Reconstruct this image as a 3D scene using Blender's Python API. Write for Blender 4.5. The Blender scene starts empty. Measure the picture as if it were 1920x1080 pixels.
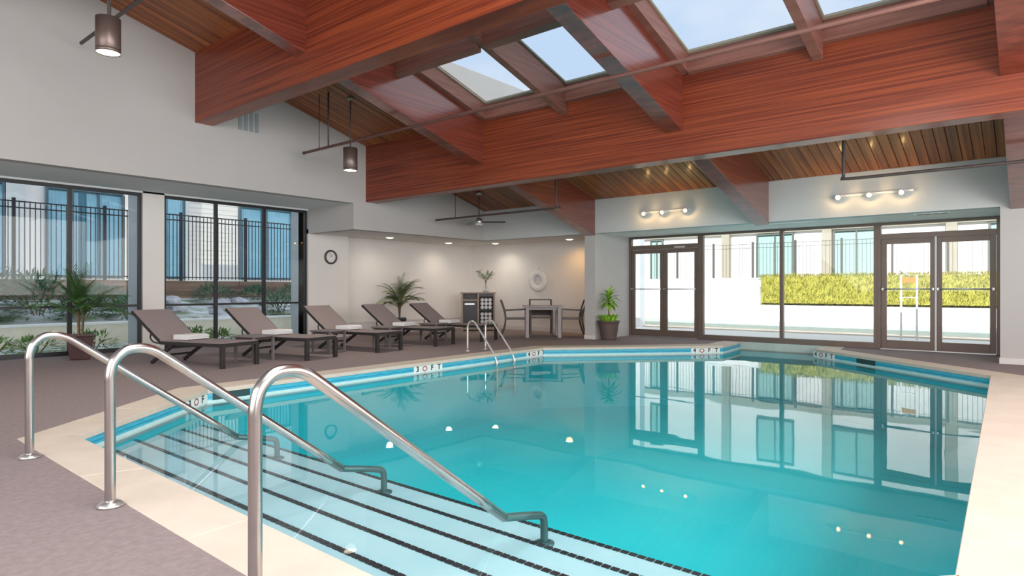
import bpy, bmesh, math, random
from mathutils import Vector, Matrix
from math import sin, cos, pi, radians, sqrt, atan2
random.seed(7)
S = bpy.context.scene
COL = S.collection

# ------------------------------------------------------------------ camera, sky, sun, lights, exposure
CAM_H = 1.12
cam = bpy.data.cameras.new('camera'); camo = bpy.data.objects.new('camera', cam); COL.objects.link(camo)
camo.location = (0, 0, CAM_H)
camo.rotation_euler = (pi/2, 0, -(pi/2 - math.atan2(980, 1185)))
cam.sensor_width = 36; cam.lens = 36*1185/1920; cam.shift_y = 2/1920; cam.clip_start = .02; cam.clip_end = 300
S.camera = camo
S.view_settings.view_transform = 'Standard'; S.view_settings.look = 'None'
S.view_settings.gamma = 1; S.view_settings.use_curve_mapping = False
S.view_settings.exposure = 0.0
S.cycles.use_denoising = True
S.cycles.max_bounces = 12; S.cycles.diffuse_bounces = 5; S.cycles.glossy_bounces = 5
S.cycles.transmission_bounces = 8; S.cycles.transparent_max_bounces = 24
S.cycles.caustics_reflective = False; S.cycles.caustics_refractive = False
S.cycles.sample_clamp_indirect = 6
W = bpy.data.worlds.new('sky'); S.world = W; W.use_nodes = True
nt = W.node_tree; nt.nodes.clear()
def wn(t, **k):
    n = nt.nodes.new(t)
    for a, b in k.items(): setattr(n, a, b)
    return n
tc = wn('ShaderNodeTexCoord'); mp = wn('ShaderNodeMapping'); mp.inputs['Scale'].default_value = (1.2, 1.2, 2.2)
nz = wn('ShaderNodeTexNoise'); nz.inputs['Scale'].default_value = 2.2; nz.inputs['Detail'].default_value = 6; nz.inputs['Roughness'].default_value = .55
rp = wn('ShaderNodeValToRGB'); rp.color_ramp.elements[0].position = .34; rp.color_ramp.elements[1].position = .66
rp.color_ramp.elements[0].color = (.52, .67, .88, 1); rp.color_ramp.elements[1].color = (.86, .89, .94, 1)
bg = wn('ShaderNodeBackground'); bg.inputs['Strength'].default_value = 1.15; wo = wn('ShaderNodeOutputWorld')
L_ = nt.links.new
L_(tc.outputs['Generated'], mp.inputs['Vector']); L_(mp.outputs['Vector'], nz.inputs['Vector']); L_(nz.outputs['Fac'], rp.inputs['Fac'])
L_(rp.outputs['Color'], bg.inputs['Color']); L_(bg.outputs['Background'], wo.inputs['Surface'])

def light(name, kind, loc, energy, col=(1, 1, 1), to=None, size=None, spot=None, rad=None):
    d = bpy.data.lights.new(name, kind); d.energy = energy; d.color = col
    o = bpy.data.objects.new(name, d); COL.objects.link(o); o.location = loc
    if to is not None: o.rotation_euler = (Vector(to) - Vector(loc)).to_track_quat('-Z', 'Y').to_euler()
    if size: d.shape = 'RECTANGLE'; d.size, d.size_y = size
    if spot: d.spot_size = radians(spot); d.spot_blend = 1.
    if rad is not None: d.shadow_soft_size = rad
    return o
sd = Vector((cos(radians(38))*.985, cos(radians(38))*.17, -sin(radians(38))))
sun = light('sun', 'SUN', (0, 0, 30), 6.5, (1, .95, .86)); sun.rotation_euler = sd.to_track_quat('-Z', 'Y').to_euler(); sun.data.angle = radians(.6)
# fill lamps added to brighten the hall, unseen behind and above the camera
light('rear_fill', 'AREA', (-4.6, 3.5, 2.6), 520, (1, .98, .95), (6, 4.5, 1.6), (11, 3.2))
light('side_fill', 'AREA', (4.5, -2.7, 2.3), 820, (1, .98, .96), (5, 6, 2.3), (12, 2.8))
light('bay_fill', 'AREA', (1.9, 2.5, 4.9), 330, (.93, .97, 1), (3.4, 5.5, 0), (2.6, 6))  # added fill lamp under the closed planks, lifts pool and deck

# ------------------------------------------------------------------ materials
def mat(name, base, rough=.5, metal=0., var=0., vscale=4., bump=0., bscale=60., mapping=None, base2=None, coat=0., rnd=0., emit=None, estr=0., spec=.5, detail=5):
    m = bpy.data.materials.new(name); m.use_nodes = True
    n = m.node_tree.nodes; l = m.node_tree.links.new; p = n['Principled BSDF']
    p.inputs['Base Color'].default_value = (*base, 1); p.inputs['Roughness'].default_value = rough
    p.inputs['Metallic'].default_value = metal; p.inputs['Specular IOR Level'].default_value = spec
    if coat: p.inputs['Coat Weight'].default_value = coat; p.inputs['Coat Roughness'].default_value = .16; p.inputs['Coat IOR'].default_value = 1.5 + .35*(coat > .9)
    if emit: p.inputs['Emission Color'].default_value = (*emit, 1); p.inputs['Emission Strength'].default_value = estr
    t = n.new('ShaderNodeTexCoord'); mpn = n.new('ShaderNodeMapping'); l(t.outputs['Object'], mpn.inputs['Vector'])
    if mapping: mpn.inputs['Scale'].default_value = mapping
    if rnd:
        oi = n.new('ShaderNodeObjectInfo'); mu = n.new('ShaderNodeMath'); mu.operation = 'MULTIPLY'; mu.inputs[1].default_value = 37.
        l(oi.outputs['Random'], mu.inputs[0]); l(mu.outputs[0], mpn.inputs['Location'])
    col = None
    if var or base2:
        a = n.new('ShaderNodeTexNoise'); a.inputs['Scale'].default_value = vscale; a.inputs['Detail'].default_value = detail; a.inputs['Roughness'].default_value = .6
        l(mpn.outputs['Vector'], a.inputs['Vector'])
        r = n.new('ShaderNodeValToRGB'); l(a.outputs['Fac'], r.inputs['Fac'])
        r.color_ramp.elements[0].position = .36; r.color_ramp.elements[1].position = .66
        b2 = base2 if base2 else tuple(c*(1-var) for c in base)
        r.color_ramp.elements[0].color = (*b2, 1); r.color_ramp.elements[1].color = (*base, 1)
        col = r.outputs['Color']
        if rnd:
            hv = n.new('ShaderNodeHueSaturation'); mr = n.new('ShaderNodeMapRange'); mr.inputs['To Min'].default_value = 1-rnd; mr.inputs['To Max'].default_value = 1+rnd
            l(oi.outputs['Random'], mr.inputs['Value']); l(mr.outputs['Result'], hv.inputs['Value']); l(col, hv.inputs['Color']); col = hv.outputs['Color']
        l(col, p.inputs['Base Color'])
    if bump:
        a = n.new('ShaderNodeTexNoise'); a.inputs['Scale'].default_value = bscale; a.inputs['Detail'].default_value = 4
        l(mpn.outputs['Vector'], a.inputs['Vector'])
        b = n.new('ShaderNodeBump'); b.inputs['Strength'].default_value = bump; b.inputs['Distance'].default_value = .01
        l(a.outputs['Fac'], b.inputs['Height']); l(b.outputs['Normal'], p.inputs['Normal'])
    return m
def two_sided_ior(n, l, fr, ior):
    ge = n.new('ShaderNodeNewGeometry'); mr = n.new('ShaderNodeMapRange'); mr.inputs['To Min'].default_value = ior; mr.inputs['To Max'].default_value = 1/ior
    l(ge.outputs['Backfacing'], mr.inputs['Value']); l(mr.outputs['Result'], fr.inputs['IOR'])
def glass(name, tint, refl=1.0, rough=0.):
    m = bpy.data.materials.new(name); m.use_nodes = True
    n = m.node_tree.nodes; l = m.node_tree.links.new; n.clear()
    o = n.new('ShaderNodeOutputMaterial'); mx = n.new('ShaderNodeMixShader'); tr = n.new('ShaderNodeBsdfTransparent'); g = n.new('ShaderNodeBsdfGlossy')
    fr = n.new('ShaderNodeFresnel'); two_sided_ior(n, l, fr, 1.28); mu = n.new('ShaderNodeMath'); mu.operation = 'MULTIPLY'; mu.inputs[1].default_value = refl
    tr.inputs['Color'].default_value = (*tint, 1); g.inputs['Roughness'].default_value = rough; g.inputs['Color'].default_value = (1, 1, 1, 1)
    l(fr.outputs[0], mu.inputs[0]); l(mu.outputs[0], mx.inputs['Fac']); l(tr.outputs[0], mx.inputs[1]); l(g.outputs[0], mx.inputs[2]); l(mx.outputs[0], o.inputs['Surface'])
    return m
def watermat(name, absorb, dens, refl=1.):
    m = bpy.data.materials.new(name); m.use_nodes = True
    n = m.node_tree.nodes; l = m.node_tree.links.new; n.clear()
    o = n.new('ShaderNodeOutputMaterial'); mx = n.new('ShaderNodeMixShader'); tr = n.new('ShaderNodeBsdfTransparent'); g = n.new('ShaderNodeBsdfGlossy')
    fr = n.new('ShaderNodeFresnel'); two_sided_ior(n, l, fr, 1.33); g.inputs['Roughness'].default_value = .012
    t = n.new('ShaderNodeTexCoord'); a = n.new('ShaderNodeTexNoise'); a.inputs['Scale'].default_value = 1.1; a.inputs['Detail'].default_value = 2
    b = n.new('ShaderNodeBump'); b.inputs['Strength'].default_value = .035; b.inputs['Distance'].default_value = .05
    l(t.outputs['Object'], a.inputs['Vector']); l(a.outputs['Fac'], b.inputs['Height'])
    l(b.outputs['Normal'], g.inputs['Normal']); l(b.outputs['Normal'], fr.inputs['Normal'])
    mu = n.new('ShaderNodeMath'); mu.operation = 'MULTIPLY'; mu.inputs[1].default_value = refl; l(fr.outputs[0], mu.inputs[0])
    l(mu.outputs[0], mx.inputs['Fac']); l(tr.outputs[0], mx.inputs[1]); l(g.outputs[0], mx.inputs[2]); l(mx.outputs[0], o.inputs['Surface'])
    v = n.new('ShaderNodeVolumeAbsorption'); v.inputs['Color'].default_value = (*absorb, 1); v.inputs['Density'].default_value = dens
    l(v.outputs[0], o.inputs['Volume'])
    return m

M = {}
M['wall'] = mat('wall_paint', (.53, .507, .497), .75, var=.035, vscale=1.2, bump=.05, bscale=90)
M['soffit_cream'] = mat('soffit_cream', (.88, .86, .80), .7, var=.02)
M['wall_cool'] = mat('fascia_cool_cast', (.60, .62, .62), .75, var=.035, vscale=1.2, bump=.05, bscale=90)  # wall paint cooled; bluish cast of the light put into the colour
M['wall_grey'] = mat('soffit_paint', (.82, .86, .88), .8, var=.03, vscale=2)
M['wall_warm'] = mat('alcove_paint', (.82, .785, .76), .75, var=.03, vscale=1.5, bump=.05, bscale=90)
M['skirting'] = mat('skirting_paint', (.70, .67, .65), .5, var=.03)
M['deck'] = mat('deck_coating', (.30, .240, .237), .9, base2=(.245, .194, .193), vscale=26, bump=.5, bscale=240)
M['coping'] = mat('coping_stone', (.66, .565, .475), .7, base2=(.60, .51, .425), vscale=3.2, bump=.15, bscale=150)
M['grout'] = mat('grout', (.6, .55, .48), .9, var=.1)
M['tile_blue'] = mat('waterline_tile', (.05, .36, .55), .18, base2=(.09, .50, .66), vscale=9, mapping=(1, 1, 6))
M['tile_dark'] = mat('waterline_tile_dark', (.02, .28, .42), .18, base2=(.04, .36, .48), vscale=9)
M['tile_pale'] = mat('waterline_tile_pale', (.60, .80, .78), .25, var=.08, vscale=12)
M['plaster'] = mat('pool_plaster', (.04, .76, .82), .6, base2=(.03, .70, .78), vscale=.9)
M['plaster_shaded'] = mat('pool_plaster_shaded', (.02, .50, .55), .6, base2=(.015, .45, .51), vscale=.9)  # same plaster as the floor, darkened: shade of the walls put into the colour
M['tread'] = mat('step_plaster', (.40, .64, .69), .6, base2=(.35, .60, .66), vscale=3)
M['tile_black'] = mat('nosing_tile', (.025, .028, .032), .3, var=.3, vscale=20, rnd=.25)
M['marker'] = mat('marker_tile', (.85, .86, .84), .3, var=.04)
M['ink'] = mat('marker_ink', (.02, .02, .02), .5)
M['red_ink'] = mat('marker_red_ink', (.45, .05, .04), .5)
M['slot'] = mat('skimmer_slot', (.015, .05, .055), .5)
M['water'] = watermat('pool_water', (.05, .90, .93), .10)
M['water_out'] = watermat('outdoor_water', (.6, .9, .9), .2, 1.)
M['beam'] = mat('beam_wood', (.325, .068, .023), .45, spec=.32, base2=(.125, .020, .010), vscale=1.0, mapping=(3, .42, 40), coat=.28, bump=.06, bscale=3., detail=8)
M['rafter'] = mat('rafter_wood', (.25, .050, .028), .32, base2=(.11, .018, .011), vscale=1.0, mapping=(.42, 3, 40), coat=1., bump=.06, bscale=3., detail=8)
M['plank'] = mat('plank_wood', (.46, .145, .036), .5, base2=(.16, .038, .012), vscale=1.0, mapping=(.35, 14, 14), rnd=.3, coat=.15, detail=8)
M['skyframe'] = mat('skylight_wood', (.30, .125, .092), .5, base2=(.21, .078, .056), vscale=1.2, mapping=(1, 1, 20), coat=.15)
M['roofing'] = mat('roof_membrane', (.3, .3, .3), .9, var=.1)
M['glass'] = glass('clear_glass', (.95, .97, .97), .7)
M['glass_sky'] = glass('skylight_glass', (.97, .98, .98), .7)
M['glass_teal'] = glass('teal_window_glass', (.80, .93, .98), 1.1)
M['frame_black'] = mat('black_frame', (.022, .022, .026), .45, var=.15)
M['frame_bronze'] = mat('bronze_frame', (.18, .13, .11), .42, metal=.35, var=.12, vscale=3)
M['silver'] = mat('aluminium', (.68, .67, .66), .3, metal=.9, var=.06, vscale=20)
M['steel'] = mat('brushed_steel', (.56, .53, .51), .24, metal=1., var=.08, vscale=6, mapping=(1, 1, 1))
M['leg_dark'] = mat('water_tinted_steel', (.07, .16, .16), .35, metal=.5, var=.1)  # rail steel darkened to teal; the water's absorption is put into the colour
M['white_rail'] = mat('satin_ladder_steel', (.82, .78, .74), .25, metal=.8, var=.05)
M['pipe'] = mat('pipe_paint', (.20, .085, .065), .5, var=.15, vscale=5)
M['pipe_dark'] = mat('dark_pipe_paint', (.085, .06, .055), .5, var=.15)
M['pendant'] = mat('pendant_bronze', (.20, .145, .13), .38, metal=.55, var=.08, vscale=8)
M['lamp'] = mat('lamp_lens', (1, .9, .75), .4, emit=(1, .86, .66), estr=4.5)
M['lamp_hot'] = mat('track_bulb', (1, .8, .5), .4, emit=(1, .42, .075), estr=8)
M['white'] = mat('white_plastic', (.84, .84, .83), .4, var=.03)
M['white_soft'] = mat('white_towel', (.86, .86, .87), .95, var=.06, vscale=30, bump=.4, bscale=200)
M['black'] = mat('black_plastic', (.02, .02, .022), .4, var=.1)
M['grey'] = mat('grey_metal', (.36, .39, .40), .5, var=.06)
M['slat_grey'] = mat('grille_grey', (.30, .34, .36), .5, var=.05)
M['tube'] = mat('tube_housing', (.42, .38, .30), .4, var=.1)
M['lounge_frame'] = mat('lounger_frame', (.028, .024, .025), .42, var=.2)
M['sling'] = mat('taupe_sling', (.30, .245, .245), .8, base2=(.265, .215, .215), vscale=90, bump=.3, bscale=400)
M['table_top'] = mat('side_table_top', (.19, .165, .165), .5, var=.1)
M['chair_frame'] = mat('chair_frame', (.075, .055, .055), .4, var=.2)
M['table_grey'] = mat('table_grey', (.34, .305, .305), .5, var=.1, vscale=6)
M['cab_wood'] = mat('cabinet_wood', (.42, .325, .275), .6, base2=(.34, .255, .21), vscale=2, mapping=(12, 12, 1))
M['cab_dark'] = mat('cabinet_dark', (.040, .032, .042), .4, var=.15)
M['pot_brown'] = mat('brown_pot', (.085, .042, .045), .35, var=.25, vscale=5)
M['pot_black'] = mat('black_pot', (.025, .022, .024), .4, var=.2)
M['pot_rib'] = mat('ribbed_pot', (.125, .085, .078), .5, var=.15, vscale=4)
M['soil'] = mat('soil', (.05, .035, .025), .95, var=.4, vscale=30)
M['leaf_dark'] = mat('dark_palm_leaf', (.10, .24, .05), .5, base2=(.04, .11, .03), vscale=4, rnd=.3)
M['leaf_olive'] = mat('olive_palm_leaf', (.25, .32, .11), .55, base2=(.08, .13, .05), vscale=4, rnd=.35)
M['leaf_bright'] = mat('bright_leaf', (.34, .62, .04), .45, base2=(.16, .38, .03), vscale=5, rnd=.3)
M['leaf_vase'] = mat('vase_leaf', (.13, .34, .06), .5, base2=(.06, .17, .03), vscale=5, rnd=.3)
M['stem'] = mat('plant_stem', (.21, .15, .075), .7, var=.3, vscale=12)
M['leaf_hedge'] = mat('hedge_leaf', (.50, .45, .085), .7, base2=(.32, .30, .05), vscale=5)
M['leaf_shrub'] = mat('shrub_leaf', (.14, .27, .15), .6, base2=(.06, .13, .09), vscale=4)
M['leaf_ground'] = mat('groundcover_leaf', (.22, .40, .08), .6, base2=(.09, .19, .05), vscale=4)
M['rock'] = mat('pale_rock', (.60, .60, .64), .85, base2=(.36, .36, .40), vscale=4, bump=.4, bscale=14)
M['bank'] = mat('planting_bank', (.80, .82, .88), .95, base2=(.20, .26, .15), vscale=1.6, bump=.6, bscale=20)
M['lowwall'] = mat('low_wall_render', (.90, .84, .70), .85, var=.08, vscale=5, bump=.2, bscale=60)
M['cap'] = mat('wall_cap', (.92, .93, .93), .8, var=.06)
M['timber'] = mat('weathered_timber', (.34, .225, .165), .85, base2=(.17, .105, .08), vscale=1.2, mapping=(.5, 6, 10), rnd=.25)
M['fence'] = mat('fence_black', (.018, .022, .034), .45, var=.1)
M['facade'] = mat('facade_white', (.86, .86, .88), .8, var=.03, vscale=1.5)
M['facade_grey'] = mat('facade_grey', (.50, .55, .60), .8, var=.05)
M['facade_beige'] = mat('facade_beige', (.40, .37, .31), .8, var=.05)
M['facade_dimmed'] = mat('upper_wall_dimmed', (.46, .455, .44), .85, var=.06, vscale=.8)  # facade white dulled to grey above, shade put into the colour
M['siding'] = mat('siding_white', (.84, .83, .81), .7, var=.04)
M['curtain'] = mat('curtain', (.70, .78, .84), .9, var=.06, vscale=8)
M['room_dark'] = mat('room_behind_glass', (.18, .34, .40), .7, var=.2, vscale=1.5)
M['wf_blue'] = mat('slate_window_frame', (.06, .11, .15), .5, var=.1)
M['wf_grey'] = mat('grey_green_window_frame', (.13, .15, .14), .5, var=.1)
M['glass_pale'] = glass('pale_window_glass', (.86, .92, .90), 1.0)
M['fence_thin'] = mat('thin_fence_grey', (.10, .10, .10), .5, var=.1)
M['patio'] = mat('patio_concrete', (.80, .77, .73), .85, var=.05, vscale=2, bump=.15, bscale=60)
M['band'] = mat('outdoor_pool_tile', (.52, .57, .53), .4, var=.1, vscale=5)
M['terrace'] = mat('terrace_ground', (.45, .42, .36), .9, var=.15, vscale=2)
M['orange'] = mat('orange_panel', (.62, .30, .08), .5, var=.1)

# ------------------------------------------------------------------ mesh helpers
class MB:
    def __init__(s): s.v = []; s.f = []; s.sm = []
    def add(s, vs, fs, smooth=False):
        b = len(s.v); s.v += [tuple(v) for v in vs]; s.f += [tuple(b+i for i in f) for f in fs]; s.sm += [smooth]*len(fs); return s
    def box(s, x0, x1, y0, y1, z0, z1, T=None):
        vs = [Vector((x, y, z)) for z in (z0, z1) for y in (y0, y1) for x in (x0, x1)]
        if T is not None: vs = [T @ v for v in vs]
        return s.add(vs, [(0, 2, 3, 1), (4, 5, 7, 6), (0, 1, 5, 4), (2, 6, 7, 3), (0, 4, 6, 2), (1, 3, 7, 5)])
    def prism(s, pts, fn, a, b):
        """polygon pts (2-D) lifted to 3-D by fn(p, t) at t=a and t=b"""
        n = len(pts); vs = [fn(p, a) for p in pts] + [fn(p, b) for p in pts]
        fs = [tuple(range(n-1, -1, -1)), tuple(range(n, 2*n))] + [(i, (i+1) % n, n+(i+1) % n, n+i) for i in range(n)]
        return s.add(vs, fs)
    def bar(s, a, b, w, h=None, up=(0, 0, 1)):
        a, b = Vector(a), Vector(b); h = h or w; d = (b-a).normalized(); u = Vector(up)
        if abs(d.dot(u)) > .98: u = Vector((1, 0, 0))
        r = d.cross(u).normalized(); u = r.cross(d)
        vs = [p + r*sx*w/2 + u*sz*h/2 for p in (a, b) for sx, sz in ((-1, -1), (1, -1), (1, 1), (-1, 1))]
        return s.add(vs, [(3, 2, 1, 0), (4, 5, 6, 7), (0, 1, 5, 4), (1, 2, 6, 5), (2, 3, 7, 6), (3, 0, 4, 7)])
    def tube(s, pts, r, n=12, rs=None, cap=True):
        P = [Vector(p) for p in pts]; ring = []; vs = []; nv = None
        for i, p in enumerate(P):
            d = (P[min(i+1, len(P)-1)] - P[max(i-1, 0)]).normalized()
            if nv is None:
                nv = d.cross(Vector((0, 0, 1)))
                if nv.length < .1: nv = d.cross(Vector((0, 1, 0)))
            nv = (nv - d*nv.dot(d)).normalized(); bv = d.cross(nv); rr = rs[i] if rs else r
            vs += [p + (nv*cos(2*pi*k/n) + bv*sin(2*pi*k/n))*rr for k in range(n)]
        fs = [(i*n+k, i*n+(k+1) % n, (i+1)*n+(k+1) % n, (i+1)*n+k) for i in range(len(P)-1) for k in range(n)]
        s.add(vs, fs, True)
        if cap:
            b = len(s.v)-len(vs); s.f += [tuple(b+k for k in range(n-1, -1, -1)), tuple(b+(len(P)-1)*n+k for k in range(n))]; s.sm += [False, False]
        return s
    def lathe(s, prof, n=20, T=None, smooth=True, cap=True):
        vs = [Vector((r*cos(2*pi*k/n), r*sin(2*pi*k/n), z)) for r, z in prof for k in range(n)]
        if T is not None: vs = [T @ v for v in vs]
        fs = [(i*n+k, i*n+(k+1) % n, (i+1)*n+(k+1) % n, (i+1)*n+k) for i in range(len(prof)-1) for k in range(n)]
        b = len(s.v); s.add(vs, fs, smooth)
        if cap: s.f += [tuple(b+k for k in range(n-1, -1, -1)), tuple(b+(len(prof)-1)*n+k for k in range(n))]; s.sm += [False, False]
        return s
    def mesh(s, name):
        m = bpy.data.meshes.new(name); m.from_pydata(s.v, [], s.f); m.polygons.foreach_set('use_smooth', s.sm); m.update()
        bm = bmesh.new(); bm.from_mesh(m); bmesh.ops.recalc_face_normals(bm, faces=bm.faces); bm.to_mesh(m); bm.free()
        return m
    def build(s, name, m, parent=None, bevel=0, kind=None, loc=None):
        return link(name, s.mesh(name), m, parent, bevel, kind, loc)
def link(name, me, m, parent=None, bevel=0, kind=None, loc=None):
    o = bpy.data.objects.new(name, me); COL.objects.link(o)
    if m is not None and not me.materials: me.materials.append(m)
    if parent: o.parent = parent
    if loc is not None: o.location = loc
    if bevel:
        b = o.modifiers.new('edge', 'BEVEL'); b.width = bevel; b.segments = 2; b.limit_method = 'ANGLE'
    if kind: o['kind'] = kind
    return o
def tag(o, label, cat, group=None, kind=None):
    o['label'] = label; o['category'] = cat
    if group: o['group'] = group
    if kind: o['kind'] = kind
    return o
def thing(name, label, cat, loc=(0, 0, 0), rz=0, group=None, kind=None):
    o = bpy.data.objects.new(name, None); COL.objects.link(o); o.location = loc; o.rotation_euler = (0, 0, rz); o.empty_display_size = .1
    return tag(o, label, cat, group, kind)
def copy_tree(o, parent=None):
    c = o.copy(); COL.objects.link(c)
    if parent is not None: c.parent = parent
    for ch in list(o.children): copy_tree(ch, c)
    return c
def bx(*a, T=None): return MB().box(*a, T=T)
def uz(p, v): return Vector((p[0], v, p[1]))
def vz(p, u): return Vector((u, p[0], p[1]))
def uv(p, z): return Vector((p[0], p[1], z))
def smooth(pts, n=6):
    P = [Vector(p) for p in pts]; out = []
    for i in range(len(P)-1):
        a, b, c, d = P[max(i-1, 0)], P[i], P[i+1], P[min(i+2, len(P)-1)]
        for k in range(n):
            t = k/n; out.append(.5*((2*b)+(c-a)*t+(2*a-5*b+4*c-d)*t*t+(3*b-a-3*c+d)*t**3))
    return out + [P[-1]]
def slab_with_hole(outer, hole, z0, z1):
    """flat slab with a polygonal hole"""
    bm = bmesh.new()
    def loop(ps): 
        vs = [bm.verts.new((p[0], p[1], z1)) for p in ps]; return [bm.edges.new((vs[i], vs[(i+1) % len(vs)])) for i in range(len(vs))]
    es = loop(outer) + loop(hole)
    bmesh.ops.triangle_fill(bm, edges=es, use_beauty=True, use_dissolve=False)
    bmesh.ops.recalc_face_normals(bm, faces=bm.faces)
    r = bmesh.ops.extrude_face_region(bm, geom=list(bm.faces))
    for v in [g for g in r['geom'] if isinstance(g, bmesh.types.BMVert)]: v.co.z = z0
    bmesh.ops.recalc_face_normals(bm, faces=bm.faces)
    me = bpy.data.meshes.new('slab'); bm.to_mesh(me); bm.free(); return me

# ------------------------------------------------------------------ geometry constants (x = along the window wall, y = along the beams)
VA, VL, VB = 10.85, 12.5, 12.7        # gable wall face, window plane, alcove back wall
UF, UD = 12.0, 13.5                   # door-side fascia, door plane
U1, U2, BW = 4.78, 8.29, .30          # beams
SOF, HD = 2.90, 2.36                  # soffit heights
SL = .274
def roof(u): return 4.12 - SL*(u - 8.29) if u > 1.2 else 4.12 - SL*(1.2-8.29) + SL*(u-1.2)
PT = .05                              # plank thickness

# ------------------------------------------------------------------ room shell
POOL = [(1.58, 5.62), (3.25, 7.10), (9.65, 7.22), (12.3, 4.76), (13.5, 4.85), (13.5, 3.17), (12.65, 3.12), (10.25, .42), (3.0, .22), (1.53, 1.6)]
OUT = [(1.28, 5.85), (3.10, 7.46), (9.82, 7.58), (12.45, 5.13), (13.5, 5.2), (13.5, 2.82), (12.85, 2.77), (10.45, .06), (2.85, -.14), (1.23, 1.45)]
fl = link('floor', slab_with_hole([(-5, -3), (13.62, -3), (13.62, 12.9), (-5, 12.9)], OUT, -.2, 0), M['deck'])
tag(fl, 'mauve brown textured pool deck floor around the pool', 'floor', kind='structure')

up = MB().prism([(-5, SOF), (7.98, SOF), (7.98, HD), (UF+.2, HD), (UF+.2, roof(UF+.2)+.1), (1.2, roof(1.2)+.1), (-5, roof(-5)+.1)], uz, VA, VA+.2)
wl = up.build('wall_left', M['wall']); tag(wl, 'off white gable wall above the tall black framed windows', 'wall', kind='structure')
m = MB(); m.box(4.58, 4.95, VL, VL+.2, 0, SOF); m.box(-5, 1.27, VL, VL+.2, 0, SOF); m.box(7.98, 9.05, VL, VB+.2, 0, HD+.1); m.build('pier', M['wall_warm'], wl)
bx(-5, 7.98, VA+.2, VL+.2, SOF, SOF+.2).build('soffit', M['wall_grey'], wl)
bx(-5, 7.98, VL, VL+.2, 2.87, SOF).build('window_header', M['wall_grey'], wl)
bx(7.98, 8.18, VA+.2, VB+.2, HD, SOF+.2).build('return_face', M['wall'], wl)

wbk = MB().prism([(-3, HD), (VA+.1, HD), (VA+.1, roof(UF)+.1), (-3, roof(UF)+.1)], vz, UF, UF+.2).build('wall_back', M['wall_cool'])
tag(wbk, 'white fascia wall above the glazed patio doors', 'wall', kind='structure')
m = MB(); m.box(UF, UD+.2, 7.53, 7.80, 0, HD); m.build('column', M['wall'], wbk)
m = MB(); m.box(UF, UD+.2, -3, .40, 0, HD); m.build('column', M['wall'], wbk)
bx(UF+.2, UD+.2, -3, 7.80, HD, HD+.2).build('soffit', M['soffit_cream'], wbk)
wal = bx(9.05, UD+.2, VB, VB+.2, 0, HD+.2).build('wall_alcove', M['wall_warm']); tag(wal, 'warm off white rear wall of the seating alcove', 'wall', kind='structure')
bx(UD, UD+.2, 7.80, VB, 0, HD+.2).build('side_wall', M['wall_warm'], wal)
m = MB(); m.box(8.18, UD, VA+.2, VB, HD, HD+.2); m.box(UF+.2, UD, 7.80, VA+.2, HD, HD+.2); m.build('soffit', M['wall_warm'], wal)
wr = bx(-5, UD+.2, -3.2, -3, 0, 6.4).build('wall_right', M['wall']); tag(wr, 'plain white side wall behind the viewer', 'wall', kind='structure')
wre = bx(-5.2, -5, -3.2, VL+.2, 0, 6.4).build('wall_rear', M['wall']); tag(wre, 'plain white end wall behind the viewer', 'wall', kind='structure')
# skirtings and the low rail of the alcove
bb = MB(); bb.box(9.05, UD, VB-.02, VB, 0, .10); bb.box(UD-.02, UD, 7.8, VB-.02, 0, .10); bb = bb.build('baseboard_alcove', M['skirting']); tag(bb, 'pale skirting along the alcove walls', 'skirting', kind='structure')
bx(9.05, UD-.02, VB-.012, VB, .29, .315).build('rail', M['skirting'], bb)
bb = MB(); bb.box(UF-.015, UF, 7.52, 7.81, 0, .09); bb.box(UF-.015, UF, -3, .41, 0, .09); bb = bb.build('baseboard_back', M['skirting']); tag(bb, 'pale skirting at the foot of the white columns', 'skirting', kind='structure')
bb = bx(7.99, 9.05, VL-.015, VL, 0, .09).build('baseboard_left', M['skirting']); tag(bb, 'pale skirting below the round wall clock', 'skirting', kind='structure')

# ceiling: deck of planks following the slope
cz = MB().prism([(-5, roof(-5)+PT), (1.2, roof(1.2)+PT), (5.0, roof(5.0)+PT), (5.0, roof(5.0)+PT+.12), (1.2, roof(1.2)+PT+.12), (-5, roof(-5)+PT+.12)], uz, -3, VA+.2)
cz.prism([(8.4, roof(8.4)+PT), (UF+.2, roof(UF+.2)+PT), (UF+.2, roof(UF+.2)+PT+.12), (8.4, roof(8.4)+PT+.12)], uz, -3, VA+.2)
cz.prism([(5.0, roof(5)+PT), (8.4, roof(8.4)+PT), (8.4, roof(8.4)+PT+.12), (5, roof(5)+PT+.12)], uz, 7.74, VA+.2)
cz.prism([(5.0, roof(5)+PT), (8.4, roof(8.4)+PT), (8.4, roof(8.4)+PT+.12), (5, roof(5)+PT+.12)], uz, -3, .06)
ce = cz.build('ceiling', M['roofing']); tag(ce, 'sloping ceiling of narrow red brown wood planks', 'ceiling', kind='structure')
bx(UF+.2, UD+.4, -3.2, VB+.2, HD+.2, HD+.45).build('flat_roof', M['roofing'], ce)
bx(-5, UF+.2, VA+.2, VL+.3, SOF+.2, SOF+.35).build('flat_roof', M['roofing'], ce)
ang = math.atan(SL)
def planks(u0, u1, v0, v1, up=True):
    w = .141; n = int(round((v1-v0)/w)); w = (v1-v0)/n; a = ang if up else -ang
    L = (u1-u0)/cos(ang); me = MB()
    me.prism([(-w/2+.001, .012), (-w/2+.007, 0), (w/2-.007, 0), (w/2-.001, .012), (w/2-.001, PT), (-w/2+.001, PT)], lambda p, t: Vector((t, p[0], p[1])), 0, L)
    me = me.mesh('plank'); me.materials.append(M['plank'])
    for k in range(n):
        o = link('plank', me, None, ce); o.location = (u0, v0+(k+.5)*w, roof(u0)); o.rotation_euler = (0, a, 0)
planks(U2+BW-.02, UF+.05, .29, VA, True)
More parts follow.
